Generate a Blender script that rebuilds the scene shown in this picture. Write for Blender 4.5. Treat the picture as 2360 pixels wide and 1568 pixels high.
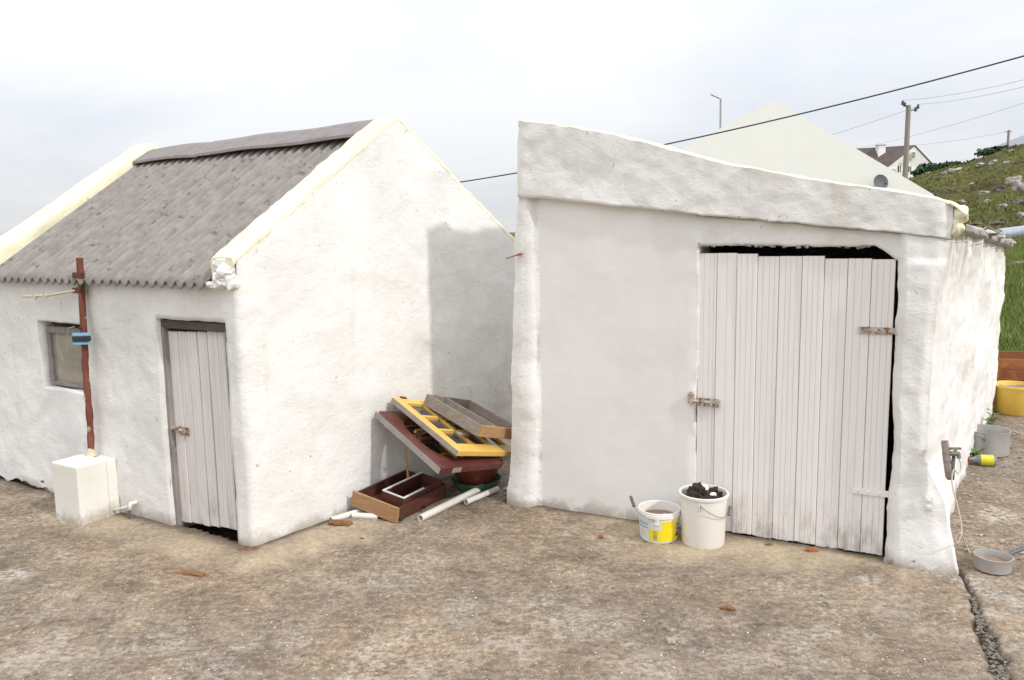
import bpy, bmesh, math, random
import numpy as np
from mathutils import Matrix, Vector

for o in list(bpy.data.objects): bpy.data.objects.remove(o)
rnd = random.Random(7)
sc = bpy.context.scene
COL = sc.collection

# ------------------------------------------------------------------ camera
W, HPX = 2360., 1568.
F, CX, CY, EYE = 1835., 1180., 784., 2.0
pitch = math.atan((CY - 535) / F); roll = 0.018
fv = np.array([0, math.cos(pitch), -math.sin(pitch)])
r0 = np.array([1., 0, 0]); u0 = np.cross(r0, fv)
rv = r0 * math.cos(roll) - u0 * math.sin(roll)
uv_ = r0 * math.sin(roll) + u0 * math.cos(roll)
CAM = np.array([0., 0, EYE])
cd = bpy.data.cameras.new('camera'); cam = bpy.data.objects.new('camera', cd); COL.objects.link(cam)
cd.sensor_width = 36; cd.lens = 36 * F / W; cd.clip_start = 0.05; cd.clip_end = 6000
cam.matrix_world = Matrix(((rv[0], uv_[0], -fv[0], 0), (rv[1], uv_[1], -fv[1], 0), (rv[2], uv_[2], -fv[2], EYE), (0, 0, 0, 1)))
sc.camera = cam

# ------------------------------------------------------------------ world, sun, exposure
SUN = np.array([.672, -.55, .676]); SUN /= np.linalg.norm(SUN)
wd = bpy.data.worlds.new('World'); sc.world = wd; wd.use_nodes = True
nt = wd.node_tree; nt.nodes.clear()
def N(t, typ, **kw):
    n = t.nodes.new(typ)
    for k, v in kw.items(): setattr(n, k, v)
    return n
def L(t, a, b): t.links.new(a, b)
sky = N(nt, 'ShaderNodeTexSky', sky_type='NISHITA', sun_disc=False)
sky.sun_elevation = math.asin(SUN[2]); sky.sun_rotation = math.atan2(SUN[0], SUN[1])
tc = N(nt, 'ShaderNodeTexCoord'); sep = N(nt, 'ShaderNodeSeparateXYZ'); L(nt, tc.outputs['Generated'], sep.inputs[0])
zz = N(nt, 'ShaderNodeMath', operation='MAXIMUM'); L(nt, sep.outputs[2], zz.inputs[0]); zz.inputs[1].default_value = 0
za = N(nt, 'ShaderNodeMath', operation='ADD'); L(nt, zz.outputs[0], za.inputs[0]); za.inputs[1].default_value = .16
dv = N(nt, 'ShaderNodeVectorMath', operation='DIVIDE'); L(nt, tc.outputs['Generated'], dv.inputs[0])
cb = N(nt, 'ShaderNodeCombineXYZ')
for i in range(3): L(nt, za.outputs[0], cb.inputs[i])
L(nt, cb.outputs[0], dv.inputs[1])
cn = N(nt, 'ShaderNodeTexNoise'); cn.inputs['Scale'].default_value = .62; cn.inputs['Detail'].default_value = 6; cn.inputs['Roughness'].default_value = .55; cn.inputs['Distortion'].default_value = .3
mpw = N(nt, 'ShaderNodeMapping'); mpw.inputs['Location'].default_value = (3.1, 1.4, 0); L(nt, dv.outputs[0], mpw.inputs[0]); L(nt, mpw.outputs[0], cn.inputs['Vector'])
cr = N(nt, 'ShaderNodeValToRGB'); L(nt, cn.outputs['Fac'], cr.inputs[0])
cr.color_ramp.elements[0].position = .32; cr.color_ramp.elements[0].color = (.72, .75, .82, 1)
cr.color_ramp.elements[1].position = .60; cr.color_ramp.elements[1].color = (.885, .89, .905, 1)
# standard overcast sky: radiance grows as (1 + 2 sin elevation) towards the zenith
z2 = N(nt, 'ShaderNodeMath', operation='MULTIPLY_ADD'); L(nt, zz.outputs[0], z2.inputs[0]); z2.inputs[1].default_value = 2.; z2.inputs[2].default_value = 1.
mul = N(nt, 'ShaderNodeMixRGB', blend_type='MULTIPLY'); mul.inputs[0].default_value = 1
L(nt, cr.outputs[0], mul.inputs[1]); L(nt, z2.outputs[0], mul.inputs[2])
sc10 = N(nt, 'ShaderNodeVectorMath', operation='SCALE'); sc10.inputs['Scale'].default_value = 5.0
L(nt, mul.outputs[0], sc10.inputs[0])
mx = N(nt, 'ShaderNodeMixRGB'); mx.inputs[0].default_value = .93
L(nt, sky.outputs[0], mx.inputs[1]); L(nt, sc10.outputs[0], mx.inputs[2])
bg = N(nt, 'ShaderNodeBackground'); bg.inputs[1].default_value = .1
L(nt, mx.outputs[0], bg.inputs[0])
wo = N(nt, 'ShaderNodeOutputWorld'); L(nt, bg.outputs[0], wo.inputs[0])
sl = bpy.data.lights.new('sun', 'SUN'); sl.energy = 1.15; sl.angle = math.radians(3); sl.color = (1, .965, .91)
so = bpy.data.objects.new('sun', sl); COL.objects.link(so)
so.rotation_euler = Vector(SUN).to_track_quat('Z', 'Y').to_euler(); so.location = (6, -6, 12)
vs = sc.view_settings; vs.view_transform = 'Standard'; vs.look = 'None'; vs.gamma = 1; vs.use_curve_mapping = False; vs.exposure = 0.8

# ------------------------------------------------------------------ geometry from pixels (2360 x 1568 frame of the photo)
def ray(x, y): return fv + (x - CX) / F * rv - (y - CY) / F * uv_
def G(x, y, z=0.):
    d = ray(x, y); return CAM + d * ((z - EYE) / d[2])
def V(x, y, p, n):
    d = ray(x, y); return CAM + d * (np.dot(np.asarray(p) - CAM, n) / np.dot(d, n))
def D(x, y, dist): return CAM + ray(x, y) * dist
UP = np.array([0, 0, 1.])
def unit(v): v = np.asarray(v, float); return v / np.linalg.norm(v)

# ------------------------------------------------------------------ noise
def _h(ix, iy, iz, s):
    h = (ix.astype(np.int64) * 374761393 + iy.astype(np.int64) * 668265263 + iz.astype(np.int64) * 2147483647 + s * 974634541) & 0xffffffff
    h = ((h ^ (h >> 13)) * 1274126177) & 0xffffffff
    h = ((h ^ (h >> 16)) * 2246822519) & 0xffffffff
    return ((h ^ (h >> 15)) & 0xffffff) / float(0xffffff)
def vn(P, s=0):
    P = np.asarray(P, float); I = np.floor(P); f = P - I; f = f * f * (3 - 2 * f); r = 0
    for a in (0, 1):
        for b in (0, 1):
            for c in (0, 1):
                w = (f[..., 0] if a else 1 - f[..., 0]) * (f[..., 1] if b else 1 - f[..., 1]) * (f[..., 2] if c else 1 - f[..., 2])
                r = r + w * _h(I[..., 0] + a, I[..., 1] + b, I[..., 2] + c, s)
    return r * 2 - 1
def fbm(P, sc_=1., oct_=4, s=0, g=.5):
    r = 0; a = 1; P = np.asarray(P, float) * sc_
    for k in range(oct_):
        r = r + a * vn(P, s + k * 17); P = P * 2.03 + 5.7; a *= g
    return r
def sstep(a, b, x):
    t = np.clip((np.asarray(x, float) - a) / (b - a), 0, 1); return t * t * (3 - 2 * t)

# ------------------------------------------------------------------ materials
def base_mat(name):
    m = bpy.data.materials.new(name); m.use_nodes = True; t = m.node_tree
    return m, t, t.nodes['Principled BSDF']
def coords(t, scale=(1, 1, 1), obj=False):
    mp = N(t, 'ShaderNodeMapping'); mp.inputs['Scale'].default_value = scale
    if obj: L(t, N(t, 'ShaderNodeTexCoord').outputs['Object'], mp.inputs[0])
    else: L(t, N(t, 'ShaderNodeNewGeometry').outputs['Position'], mp.inputs[0])
    return mp.outputs[0]
def noise(t, vec, scale, detail=5, rough=.6, dist=0):
    n = N(t, 'ShaderNodeTexNoise'); n.inputs['Scale'].default_value = scale; n.inputs['Detail'].default_value = detail
    n.inputs['Roughness'].default_value = rough; n.inputs['Distortion'].default_value = dist; L(t, vec, n.inputs['Vector']); return n.outputs['Fac']
def ramp(t, fac, *els):
    r = N(t, 'ShaderNodeValToRGB'); L(t, fac, r.inputs[0]); e = r.color_ramp.elements
    while len(e) < len(els): e.new(.5)
    for k, (p, c) in enumerate(els):
        e[k].position = p; e[k].color = (*c, 1) if len(c) == 3 else c
    return r.outputs[0]
def g3(v): return (v, v, v)
def mix(t, fac, a, b, mode='MIX'):
    m = N(t, 'ShaderNodeMixRGB', blend_type=mode)
    for i, v in ((0, fac), (1, a), (2, b)):
        if isinstance(v, (int, float)): m.inputs[i].default_value = v
        elif isinstance(v, tuple): m.inputs[i].default_value = (*v, 1)
        else: L(t, v, m.inputs[i])
    return m.outputs[0]
def bump(t, b, h, strength=.4, dist=.01):
    n = N(t, 'ShaderNodeBump'); n.inputs['Strength'].default_value = strength; n.inputs['Distance'].default_value = dist
    L(t, h, n.inputs['Height']); L(t, n.outputs[0], b.inputs['Normal'])
def mathn(t, op, a, b=0.):
    n = N(t, 'ShaderNodeMath', operation=op)
    for i, v in ((0, a), (1, b)):
        if isinstance(v, (int, float)): n.inputs[i].default_value = v
        else: L(t, v, n.inputs[i])
    return n.outputs[0]
def pmat(name, c1, c2, scale=6, rough=.8, bstr=.3, bscale=None, metal=0, stretch=(1, 1, 1), spread=.2, spec=.5, bdist=.006, spots=None):
    """two-tone noise material; spots=(colour, scale, threshold)"""
    m, t, b = base_mat(name); v = coords(t, stretch)
    col = ramp(t, noise(t, v, scale, 6, .65), (.5 - spread, c1), (.5 + spread, c2))
    if spots:
        f = ramp(t, noise(t, coords(t), spots[1], 4, .6), (spots[2], g3(0)), (spots[2] + .06, g3(1)))
        col = mix(t, f, col, spots[0])
    L(t, col, b.inputs['Base Color']); b.inputs['Roughness'].default_value = rough; b.inputs['Metallic'].default_value = metal
    b.inputs['Specular IOR Level'].default_value = spec
    if bstr: bump(t, b, noise(t, v, bscale or scale * 4, 6, .7), bstr, bdist)
    return m

def whitewash(name, c=(.80, .785, .765), c2=(.70, .685, .66), lump=.5, pits=True, stain=.1, grime=True):
    m, t, b = base_mat(name); v = coords(t)
    col = ramp(t, noise(t, v, 2.3, 6, .6), (.3, c2), (.62, c))
    if pits:   # chipped flecks where the limewash has come off
        f = ramp(t, noise(t, v, 24, 5, .68), (.645, g3(0)), (.68, g3(1)))
        f2 = ramp(t, noise(t, v, 2.9, 3, .6), (.50, g3(0)), (.60, g3(1)))
        col = mix(t, mathn(t, 'MULTIPLY', f, f2), col, (.30, .27, .23))
    if stain:
        vs_ = coords(t, (3.5, 3.5, .5)); f = ramp(t, noise(t, vs_, 1.3, 5, .6), (.58, g3(0)), (.75, g3(stain * 4)))
        col = mix(t, f, col, (.60, .54, .44))
    if grime:          # mud splashed up the foot of the wall, in patches
        sp_ = N(t, 'ShaderNodeSeparateXYZ'); L(t, v, sp_.inputs[0])
        lo = ramp(t, sp_.outputs[2], (.01, g3(1)), (.13, g3(0)))
        n1 = ramp(t, mathn(t, 'ADD', noise(t, v, 5, 6, .7), mathn(t, 'MULTIPLY', lo, .22)), (.58, g3(0)), (.72, g3(1)))
        col = mix(t, mathn(t, 'MULTIPLY', mathn(t, 'MULTIPLY', lo, n1), .7), col, (.33, .28, .21))
    L(t, col, b.inputs['Base Color']); b.inputs['Roughness'].default_value = .92; b.inputs['Specular IOR Level'].default_value = .25
    h = mathn(t, 'ADD', noise(t, coords(t, (1, 1, 1.5)), 7, 8, .68, .6), mathn(t, 'MULTIPLY', noise(t, v, 46, 6, .75), .5))
    bump(t, b, h, lump, .018); return m

M = {}
M['wash'] = whitewash('limewash', lump=.55)
def side_wash():
    m = whitewash('stained_limewash', lump=.55); t = m.node_tree; b = t.nodes['Principled BSDF']; old = b.inputs['Base Color'].links[0].from_socket
    sp_ = N(t, 'ShaderNodeSeparateXYZ'); L(t, coords(t), sp_.inputs[0])
    hi = ramp(t, mathn(t, 'SUBTRACT', mathn(t, 'MULTIPLY', sp_.outputs[2], 1.), 1.), (.45, g3(0)), (.95, g3(1)))     # run-off stains under the verge
    n1 = ramp(t, noise(t, coords(t, (4, 4, .6)), 1.6, 5, .6), (.38, g3(0)), (.62, g3(.9)))
    L(t, mix(t, mathn(t, 'MULTIPLY', hi, n1), old, (.40, .37, .31)), b.inputs['Base Color']); return m
M['sidewash'] = side_wash()
M['wash_smooth'] = whitewash('smooth_limewash', (.76, .735, .715), (.70, .675, .655), lump=.10, pits=False, stain=.04)
M['cream'] = whitewash('cream_coping_paint', (.82, .785, .58), (.75, .71, .50), lump=.5)
M['render'] = whitewash('house_render', (.86, .845, .815), (.835, .82, .79), lump=.05, pits=False, stain=.0, grime=False)
M['block'] = whitewash('block_paint', (.79, .775, .73), (.71, .69, .62), lump=.3, pits=True, stain=.16)
M['stone'] = pmat('foundation_stone', (.10, .085, .065), (.24, .21, .17), 9, .95, .6)
M['roof'] = pmat('fibre_cement_sheet', (.195, .172, .160), (.285, .258, .242), 8, .95, .3, 60, spread=.16, spots=((.135, .12, .108), 12, .60))
M['ridge'] = pmat('ridge_cement', (.20, .175, .17), (.27, .24, .235), 9, .95, .4, 60)
M['rust'] = pmat('rusty_paint', (.09, .028, .02), (.22, .07, .04), 16, .85, .7, 60, stretch=(1, 1, .4), spots=((.42, .36, .26), 15, .61))
M['darkrust'] = pmat('dark_rust', (.07, .022, .014), (.16, .06, .035), 40, .85, .5)
M['rod'] = pmat('pale_rod', (.50, .42, .28), (.62, .56, .44), 20, .7, .2)
M['black'] = pmat('black_plastic', (.012, .012, .014), (.03, .03, .033), 20, .5, .1)
M['blue'] = pmat('blue_plastic', (.15, .36, .55), (.24, .47, .68), 20, .6, .1)
M['yellow'] = pmat('yellow_gloss_paint', (.70, .42, .085), (.78, .50, .13), 4, .42, .15, 30, spots=((.30, .12, .05), 34, .74))
M['barewood'] = pmat('bare_grey_wood', (.25, .22, .19), (.36, .32, .28), 10, .85, .4, stretch=(1, 1, 1))
M['greywood'] = pmat('weathered_wood', (.19, .155, .13), (.34, .29, .25), 7, .85, .5, 25, stretch=(1.2, 3, 9))
M['tanwood'] = pmat('tan_board', (.34, .19, .085), (.46, .28, .13), 5, .7, .3, 25, stretch=(2, 2, 9))
M['veneer'] = pmat('drawer_veneer', (.30, .165, .075), (.42, .25, .125), 4, .5, .15, 30, stretch=(1.5, 1.5, 14))
M['mahog'] = pmat('red_brown_varnish', (.065, .020, .017), (.135, .042, .034), 9, .42, .25, 30, spots=((.035, .017, .016), 7, .58))
M['darkwood'] = pmat('dark_drawer_board', (.055, .018, .012), (.13, .042, .026), 6, .6, .2, 25, stretch=(1, 1, 4))
M['redbowl'] = pmat('red_brown_plastic', (.13, .028, .02), (.22, .055, .038), 4, .35, .05)
M['green'] = pmat('green_plastic', (.05, .13, .085), (.08, .18, .12), 6, .5, .05)
M['pvc'] = pmat('white_pvc', (.62, .58, .53), (.78, .76, .72), 7, .5, .08)
M['bucket'] = pmat('white_bucket_plastic', (.74, .71, .66), (.80, .775, .73), 3, .45, .04)
M['wire'] = pmat('galvanised_wire', (.25, .25, .26), (.40, .40, .41), 30, .45, .1, metal=.7)
M['grip'] = pmat('grey_grip', (.06, .065, .075), (.14, .145, .16), 40, .5, .1)
M['labelyellow'] = pmat('yellow_label', (.80, .64, .0), (.84, .70, .02), 6, .4, 0)
M['labelwhite'] = pmat('white_label', (.62, .62, .64), (.70, .70, .70), 8, .45, 0)
M['labelblue'] = pmat('blue_print', (.06, .26, .42), (.10, .33, .5), 8, .45, 0)
M['labelred'] = pmat('red_print', (.42, .05, .06), (.5, .08, .08), 8, .45, 0)
M['labelgrey'] = pmat('grey_print', (.20, .19, .16), (.30, .28, .22), 8, .45, 0)
M['labelolive'] = pmat('olive_print', (.36, .30, .02), (.42, .36, .03), 8, .45, 0)
M['peat'] = pmat('peat_turf', (.016, .010, .008), (.055, .036, .028), 16, .97, 1.0, 45, bdist=.012)
M['paper'] = pmat('crumpled_paper', (.62, .58, .52), (.80, .78, .74), 30, .9, .6)
M['muddy'] = pmat('muddy_water', (.20, .13, .085), (.26, .175, .115), 5, .12, .03, 12)
M['alu'] = pmat('dull_aluminium', (.42, .415, .40), (.54, .535, .52), 9, .45, .08, 50, metal=.45)
M['tub'] = pmat('yellow_tub_plastic', (.66, .42, .06), (.74, .50, .10), 3, .5, .06)
M['crate'] = pmat('rusty_crate', (.15, .045, .018), (.38, .15, .05), 6, .85, .4, 25)
M['chip'] = pmat('split_wood', (.10, .045, .02), (.30, .15, .065), 26, .85, .8, stretch=(1, 1, 1))
M['orange'] = pmat('orange_shard', (.24, .085, .04), (.36, .14, .06), 30, .8, .5)
M['paintedplank'] = None
M['cord'] = pmat('pale_cord', (.50, .45, .36), (.62, .57, .47), 60, .9, .3)
M['brass'] = pmat('tarnished_tap', (.20, .18, .13), (.34, .31, .24), 30, .45, .2, metal=.6)
M['redcap'] = pmat('red_cap', (.45, .02, .02), (.5, .03, .03), 9, .4, 0)
M['yelloil'] = pmat('yellow_wrap', (.62, .55, .02), (.7, .62, .04), 9, .35, 0)
M['pole'] = pmat('weathered_pole', (.23, .20, .17), (.33, .295, .26), 6, .9, .3, stretch=(4, 4, .4))
M['cable'] = pmat('black_cable', (.014, .018, .026), (.03, .035, .045), 6, .6, 0)
M['slate'] = pmat('brown_tiles', (.085, .065, .06), (.13, .105, .095), 2, .9, .2)
M['barn'] = pmat('grey_barn', (.30, .29, .27), (.38, .37, .35), 1, .9, .1)
M['dish'] = pmat('dark_dish', (.075, .085, .095), (.10, .11, .12), 4, .6, 0)
M['rock'] = pmat('lichen_rock', (.22, .20, .185), (.50, .46, .42), 1.6, .95, .8, 6, bdist=.1)
M['gravel'] = pmat('gravel', (.20, .165, .13), (.5, .45, .39), 30, .95, .5)
M['darkrock'] = pmat('dark_rock', (.07, .06, .052), (.20, .18, .16), 1.6, .95, .8, 6, bdist=.1)
M['roofedge'] = pmat('roof_edge_cement', (.20, .185, .17), (.42, .39, .36), 7, .95, .8, 25, spots=((.10, .08, .065), 12, .62))
M['tank'] = pmat('blue_grey_pipe', (.26, .31, .36), (.34, .39, .44), 2, .5, .05)
M['leaf'] = pmat('weed_leaf', (.05, .12, .02), (.12, .24, .045), 30, .6, 0)
M['bush'] = pmat('bush_leaf', (.018, .04, .016), (.05, .10, .03), 2, .7, 0)
M['bark'] = pmat('bark', (.05, .04, .03), (.1, .08, .06), 8, .9, .3)
M['dark'] = pmat('dark_inside', (.02, .018, .016), (.035, .03, .027), 5, .95, .2)
M['lintel'] = pmat('tarred_lintel', (.045, .035, .03), (.12, .095, .08), 8, .9, .5, stretch=(1, 1, 6))
M['frame'] = pmat('grey_window_wood', (.17, .145, .135), (.32, .285, .27), 12, .85, .5, stretch=(1, 1, .6))
M['bolt'] = pmat('rusty_galvanised', (.38, .36, .33), (.58, .55, .50), 30, .5, .3, metal=.5, spots=((.30, .13, .04), 26, .50))

def painted_plank(name, c, c2, grime):
    m, t, b = base_mat(name); v = coords(t, (9, 9, .7)); p = coords(t)
    col = ramp(t, noise(t, v, 4, 6, .65), (.3, c2), (.6, c))
    oi = N(t, 'ShaderNodeObjectInfo'); rr = ramp(t, oi.outputs['Random'], (0, g3(.95)), (1, g3(1.0))); col = mix(t, 1., col, rr, 'MULTIPLY')
    streak = ramp(t, noise(t, coords(t, (26, 26, .55)), 3, 6, .7), (.60, g3(0)), (.72, g3(.65)))
    col = mix(t, streak, col, grime)
    # grey splash-back weathering in blotches near the ground
    sp = N(t, 'ShaderNodeSeparateXYZ'); L(t, p, sp.inputs[0])
    low = ramp(t, sp.outputs[2], (.0, g3(1)), (.36, g3(0)))
    bl = ramp(t, noise(t, coords(t, (7, 7, 2.5)), 2, 5, .65), (.44, g3(0)), (.62, g3(.75)))
    col = mix(t, mathn(t, 'MULTIPLY', low, bl), col, (.33, .29, .24))
    L(t, col, b.inputs['Base Color']); b.inputs['Roughness'].default_value = .75; b.inputs['Specular IOR Level'].default_value = .3
    bump(t, b, noise(t, coords(t, (30, 30, 1)), 4, 6, .7), .35, .004); return m
M['paintedplank'] = painted_plank('painted_plank', (.80, .765, .74), (.755, .72, .695), (.60, .56, .53))
M['oldplank'] = painted_plank('old_painted_plank', (.70, .66, .635), (.62, .585, .56), (.46, .425, .40))

def concrete_mat():
    m, t, b = base_mat('yard_concrete'); v = coords(t)
    big = noise(t, v, .55, 5, .6, .4); mid = noise(t, v, 2.6, 6, .65, .3); fine = noise(t, v, 34, 6, .75); grit = noise(t, v, 120, 3, .7)
    col = ramp(t, mid, (.28, (.145, .115, .088)), (.5, (.235, .190, .145)), (.72, (.335, .275, .213)))
    mot = noise(t, coords(t, (1, 1.6, 1)), 12, 5, .7, .5); col = mix(t, 1., col, ramp(t, mot, (.3, g3(.66)), (.5, g3(1.)), (.7, g3(1.4))), 'MULTIPLY')
    tint = ramp(t, big, (.36, (.93, .93, .95)), (.64, (1.12, 1.04, .92))); col = mix(t, 1., col, tint, 'MULTIPLY')
    col = mix(t, .9, col, ramp(t, fine, (.3, g3(.5)), (.5, g3(1.0)), (.7, g3(1.6))), 'MULTIPLY')
    col = mix(t, .7, col, ramp(t, grit, (.3, g3(.6)), (.7, g3(1.4))), 'MULTIPLY')
    # tan, worn apron in front of the boarded door and along the foot of the gable
    # worn pale laitance patches
    pa = ramp(t, noise(t, v, 1.15, 6, .7, .6), (.50, g3(0)), (.66, g3(.8)))
    pb = ramp(t, noise(t, v, 17, 5, .7), (.48, g3(0)), (.62, g3(1)))
    col = mix(t, mathn(t, 'MULTIPLY', pa, pb), col, (.50, .46, .39))
    # flecks of lime and shell
    dk = ramp(t, noise(t, coords(t, (1.1, 1, 1)), 41, 3, .6), (.28, g3(1)), (.34, g3(0))); col = mix(t, mathn(t, 'MULTIPLY', dk, .7), col, (.07, .055, .042))
    fl = ramp(t, noise(t, v, 52, 3, .6), (.65, g3(0)), (.70, g3(1))); col = mix(t, fl, col, (.58, .54, .47))
    at = N(t, 'ShaderNodeAttribute', attribute_name='mask'); sp = N(t, 'ShaderNodeSeparateColor'); L(t, at.outputs['Color'], sp.inputs[0])
    ta = mathn(t, 'MULTIPLY', sp.outputs[2], ramp(t, mid, (.25, g3(.25)), (.6, g3(.8))))
    col = mix(t, ta, col, mix(t, .8, (.50, .405, .275), ramp(t, fine, (.28, g3(.7)), (.7, g3(1.3))), 'MULTIPLY'))
    sp_n = ramp(t, noise(t, coords(t, (1, 1.4, 1)), 24, 6, .75), (.47, g3(0)), (.54, g3(1)))
    col = mix(t, mathn(t, 'MULTIPLY', sp.outputs[1], sp_n), col, (.62, .59, .54))     # spilt limewash
    col = mix(t, sp.outputs[0], col, (.075, .058, .04))                                # soil in the crack, dirt at wall feet
    L(t, col, b.inputs['Base Color']); b.inputs['Roughness'].default_value = .93; b.inputs['Specular IOR Level'].default_value = .3
    h = mathn(t, 'ADD', fine, mathn(t, 'MULTIPLY', grit, .6)); bump(t, b, h, .75, .012); return m
M['concrete'] = concrete_mat()

def field_mat():
    m, t, b = base_mat('hill_turf'); v = coords(t)
    col = ramp(t, noise(t, v, .16, 6, .65, .5), (.38, (.055, .036, .022)), (.45, (.12, .10, .042)), (.56, (.11, .135, .035)), (.70, (.21, .19, .075)))
    col = mix(t, .7, col, ramp(t, noise(t, v, 1.3, 6, .7), (.3, g3(.5)), (.7, g3(1.5))), 'MULTIPLY')
    sp = N(t, 'ShaderNodeSeparateXYZ'); L(t, v, sp.inputs[0])
    near = ramp(t, mathn(t, 'MULTIPLY', sp.outputs[1], 1 / 60), (.30, g3(1)), (.62, g3(0)))
    col = mix(t, near, col, mix(t, .7, (.14, .175, .05), ramp(t, noise(t, v, 2.5, 6, .7), (.3, g3(.6)), (.7, g3(1.35))), 'MULTIPLY'))
    L(t, col, b.inputs['Base Color']); b.inputs['Roughness'].default_value = .95; b.inputs['Specular IOR Level'].default_value = .1
    bump(t, b, noise(t, v, 3, 6, .75), 1., .25); return m
M['field'] = field_mat()
def grass_mat(name, a, c):
    m, t, b = base_mat(name); col = ramp(t, noise(t, coords(t), 1.7, 5, .7), (.3, a), (.7, c))
    L(t, col, b.inputs['Base Color']); b.inputs['Roughness'].default_value = .7; b.inputs['Specular IOR Level'].default_value = .2; return m
M['grass'] = grass_mat('grass_blade', (.08, .125, .025), (.22, .25, .07))
M['rough'] = grass_mat('rough_hill_grass', (.075, .095, .022), (.20, .185, .07))

def pane_mat(name, diffuse_col, amount, wav=.0):
    m, t, b = base_mat(name); o = t.nodes['Material Output']; t.nodes.remove(b); v = coords(t)
    gl = N(t, 'ShaderNodeBsdfGlossy'); gl.inputs['Roughness'].default_value = .04; gl.inputs['Color'].default_value = (.9, .92, .92, 1)
    tr = N(t, 'ShaderNodeBsdfTransparent'); tr.inputs[0].default_value = (.75, .78, .76, 1)
    df = N(t, 'ShaderNodeBsdfDiffuse'); L(t, ramp(t, noise(t, coords(t, (1, 1, 2)), 3, 5, .6), (.3, tuple(.6 * c for c in diffuse_col)), (.7, diffuse_col)), df.inputs[0])
    fr = N(t, 'ShaderNodeFresnel'); fr.inputs[0].default_value = 1.55
    if wav:
        bn = N(t, 'ShaderNodeBump'); bn.inputs['Strength'].default_value = wav; bn.inputs['Distance'].default_value = .05; L(t, noise(t, v, 3.2, 2, .5), bn.inputs['Height'])
        L(t, bn.outputs[0], gl.inputs['Normal']); L(t, bn.outputs[0], fr.inputs['Normal'])
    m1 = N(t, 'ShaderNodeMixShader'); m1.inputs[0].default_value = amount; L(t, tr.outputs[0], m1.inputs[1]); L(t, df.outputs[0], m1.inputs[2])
    m2 = N(t, 'ShaderNodeMixShader'); L(t, fr.outputs[0], m2.inputs[0]); L(t, m1.outputs[0], m2.inputs[1]); L(t, gl.outputs[0], m2.inputs[2])
    L(t, m2.outputs[0], o.inputs[0]); return m
M['pane'] = pane_mat('painted_reflection_pane', (.46, .415, .35), .82, .8)  # beige diffuse colour painted in for the bright yard reflected in the glass
M['glass'] = pane_mat('old_glass', (.20, .20, .19), .45, .1)
M['farglass'] = pmat('far_glass', (.03, .045, .055), (.06, .075, .085), 2, .15, 0)
M['clear'] = pane_mat('clear_plastic', (.6, .62, .6), .35, .3)

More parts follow.
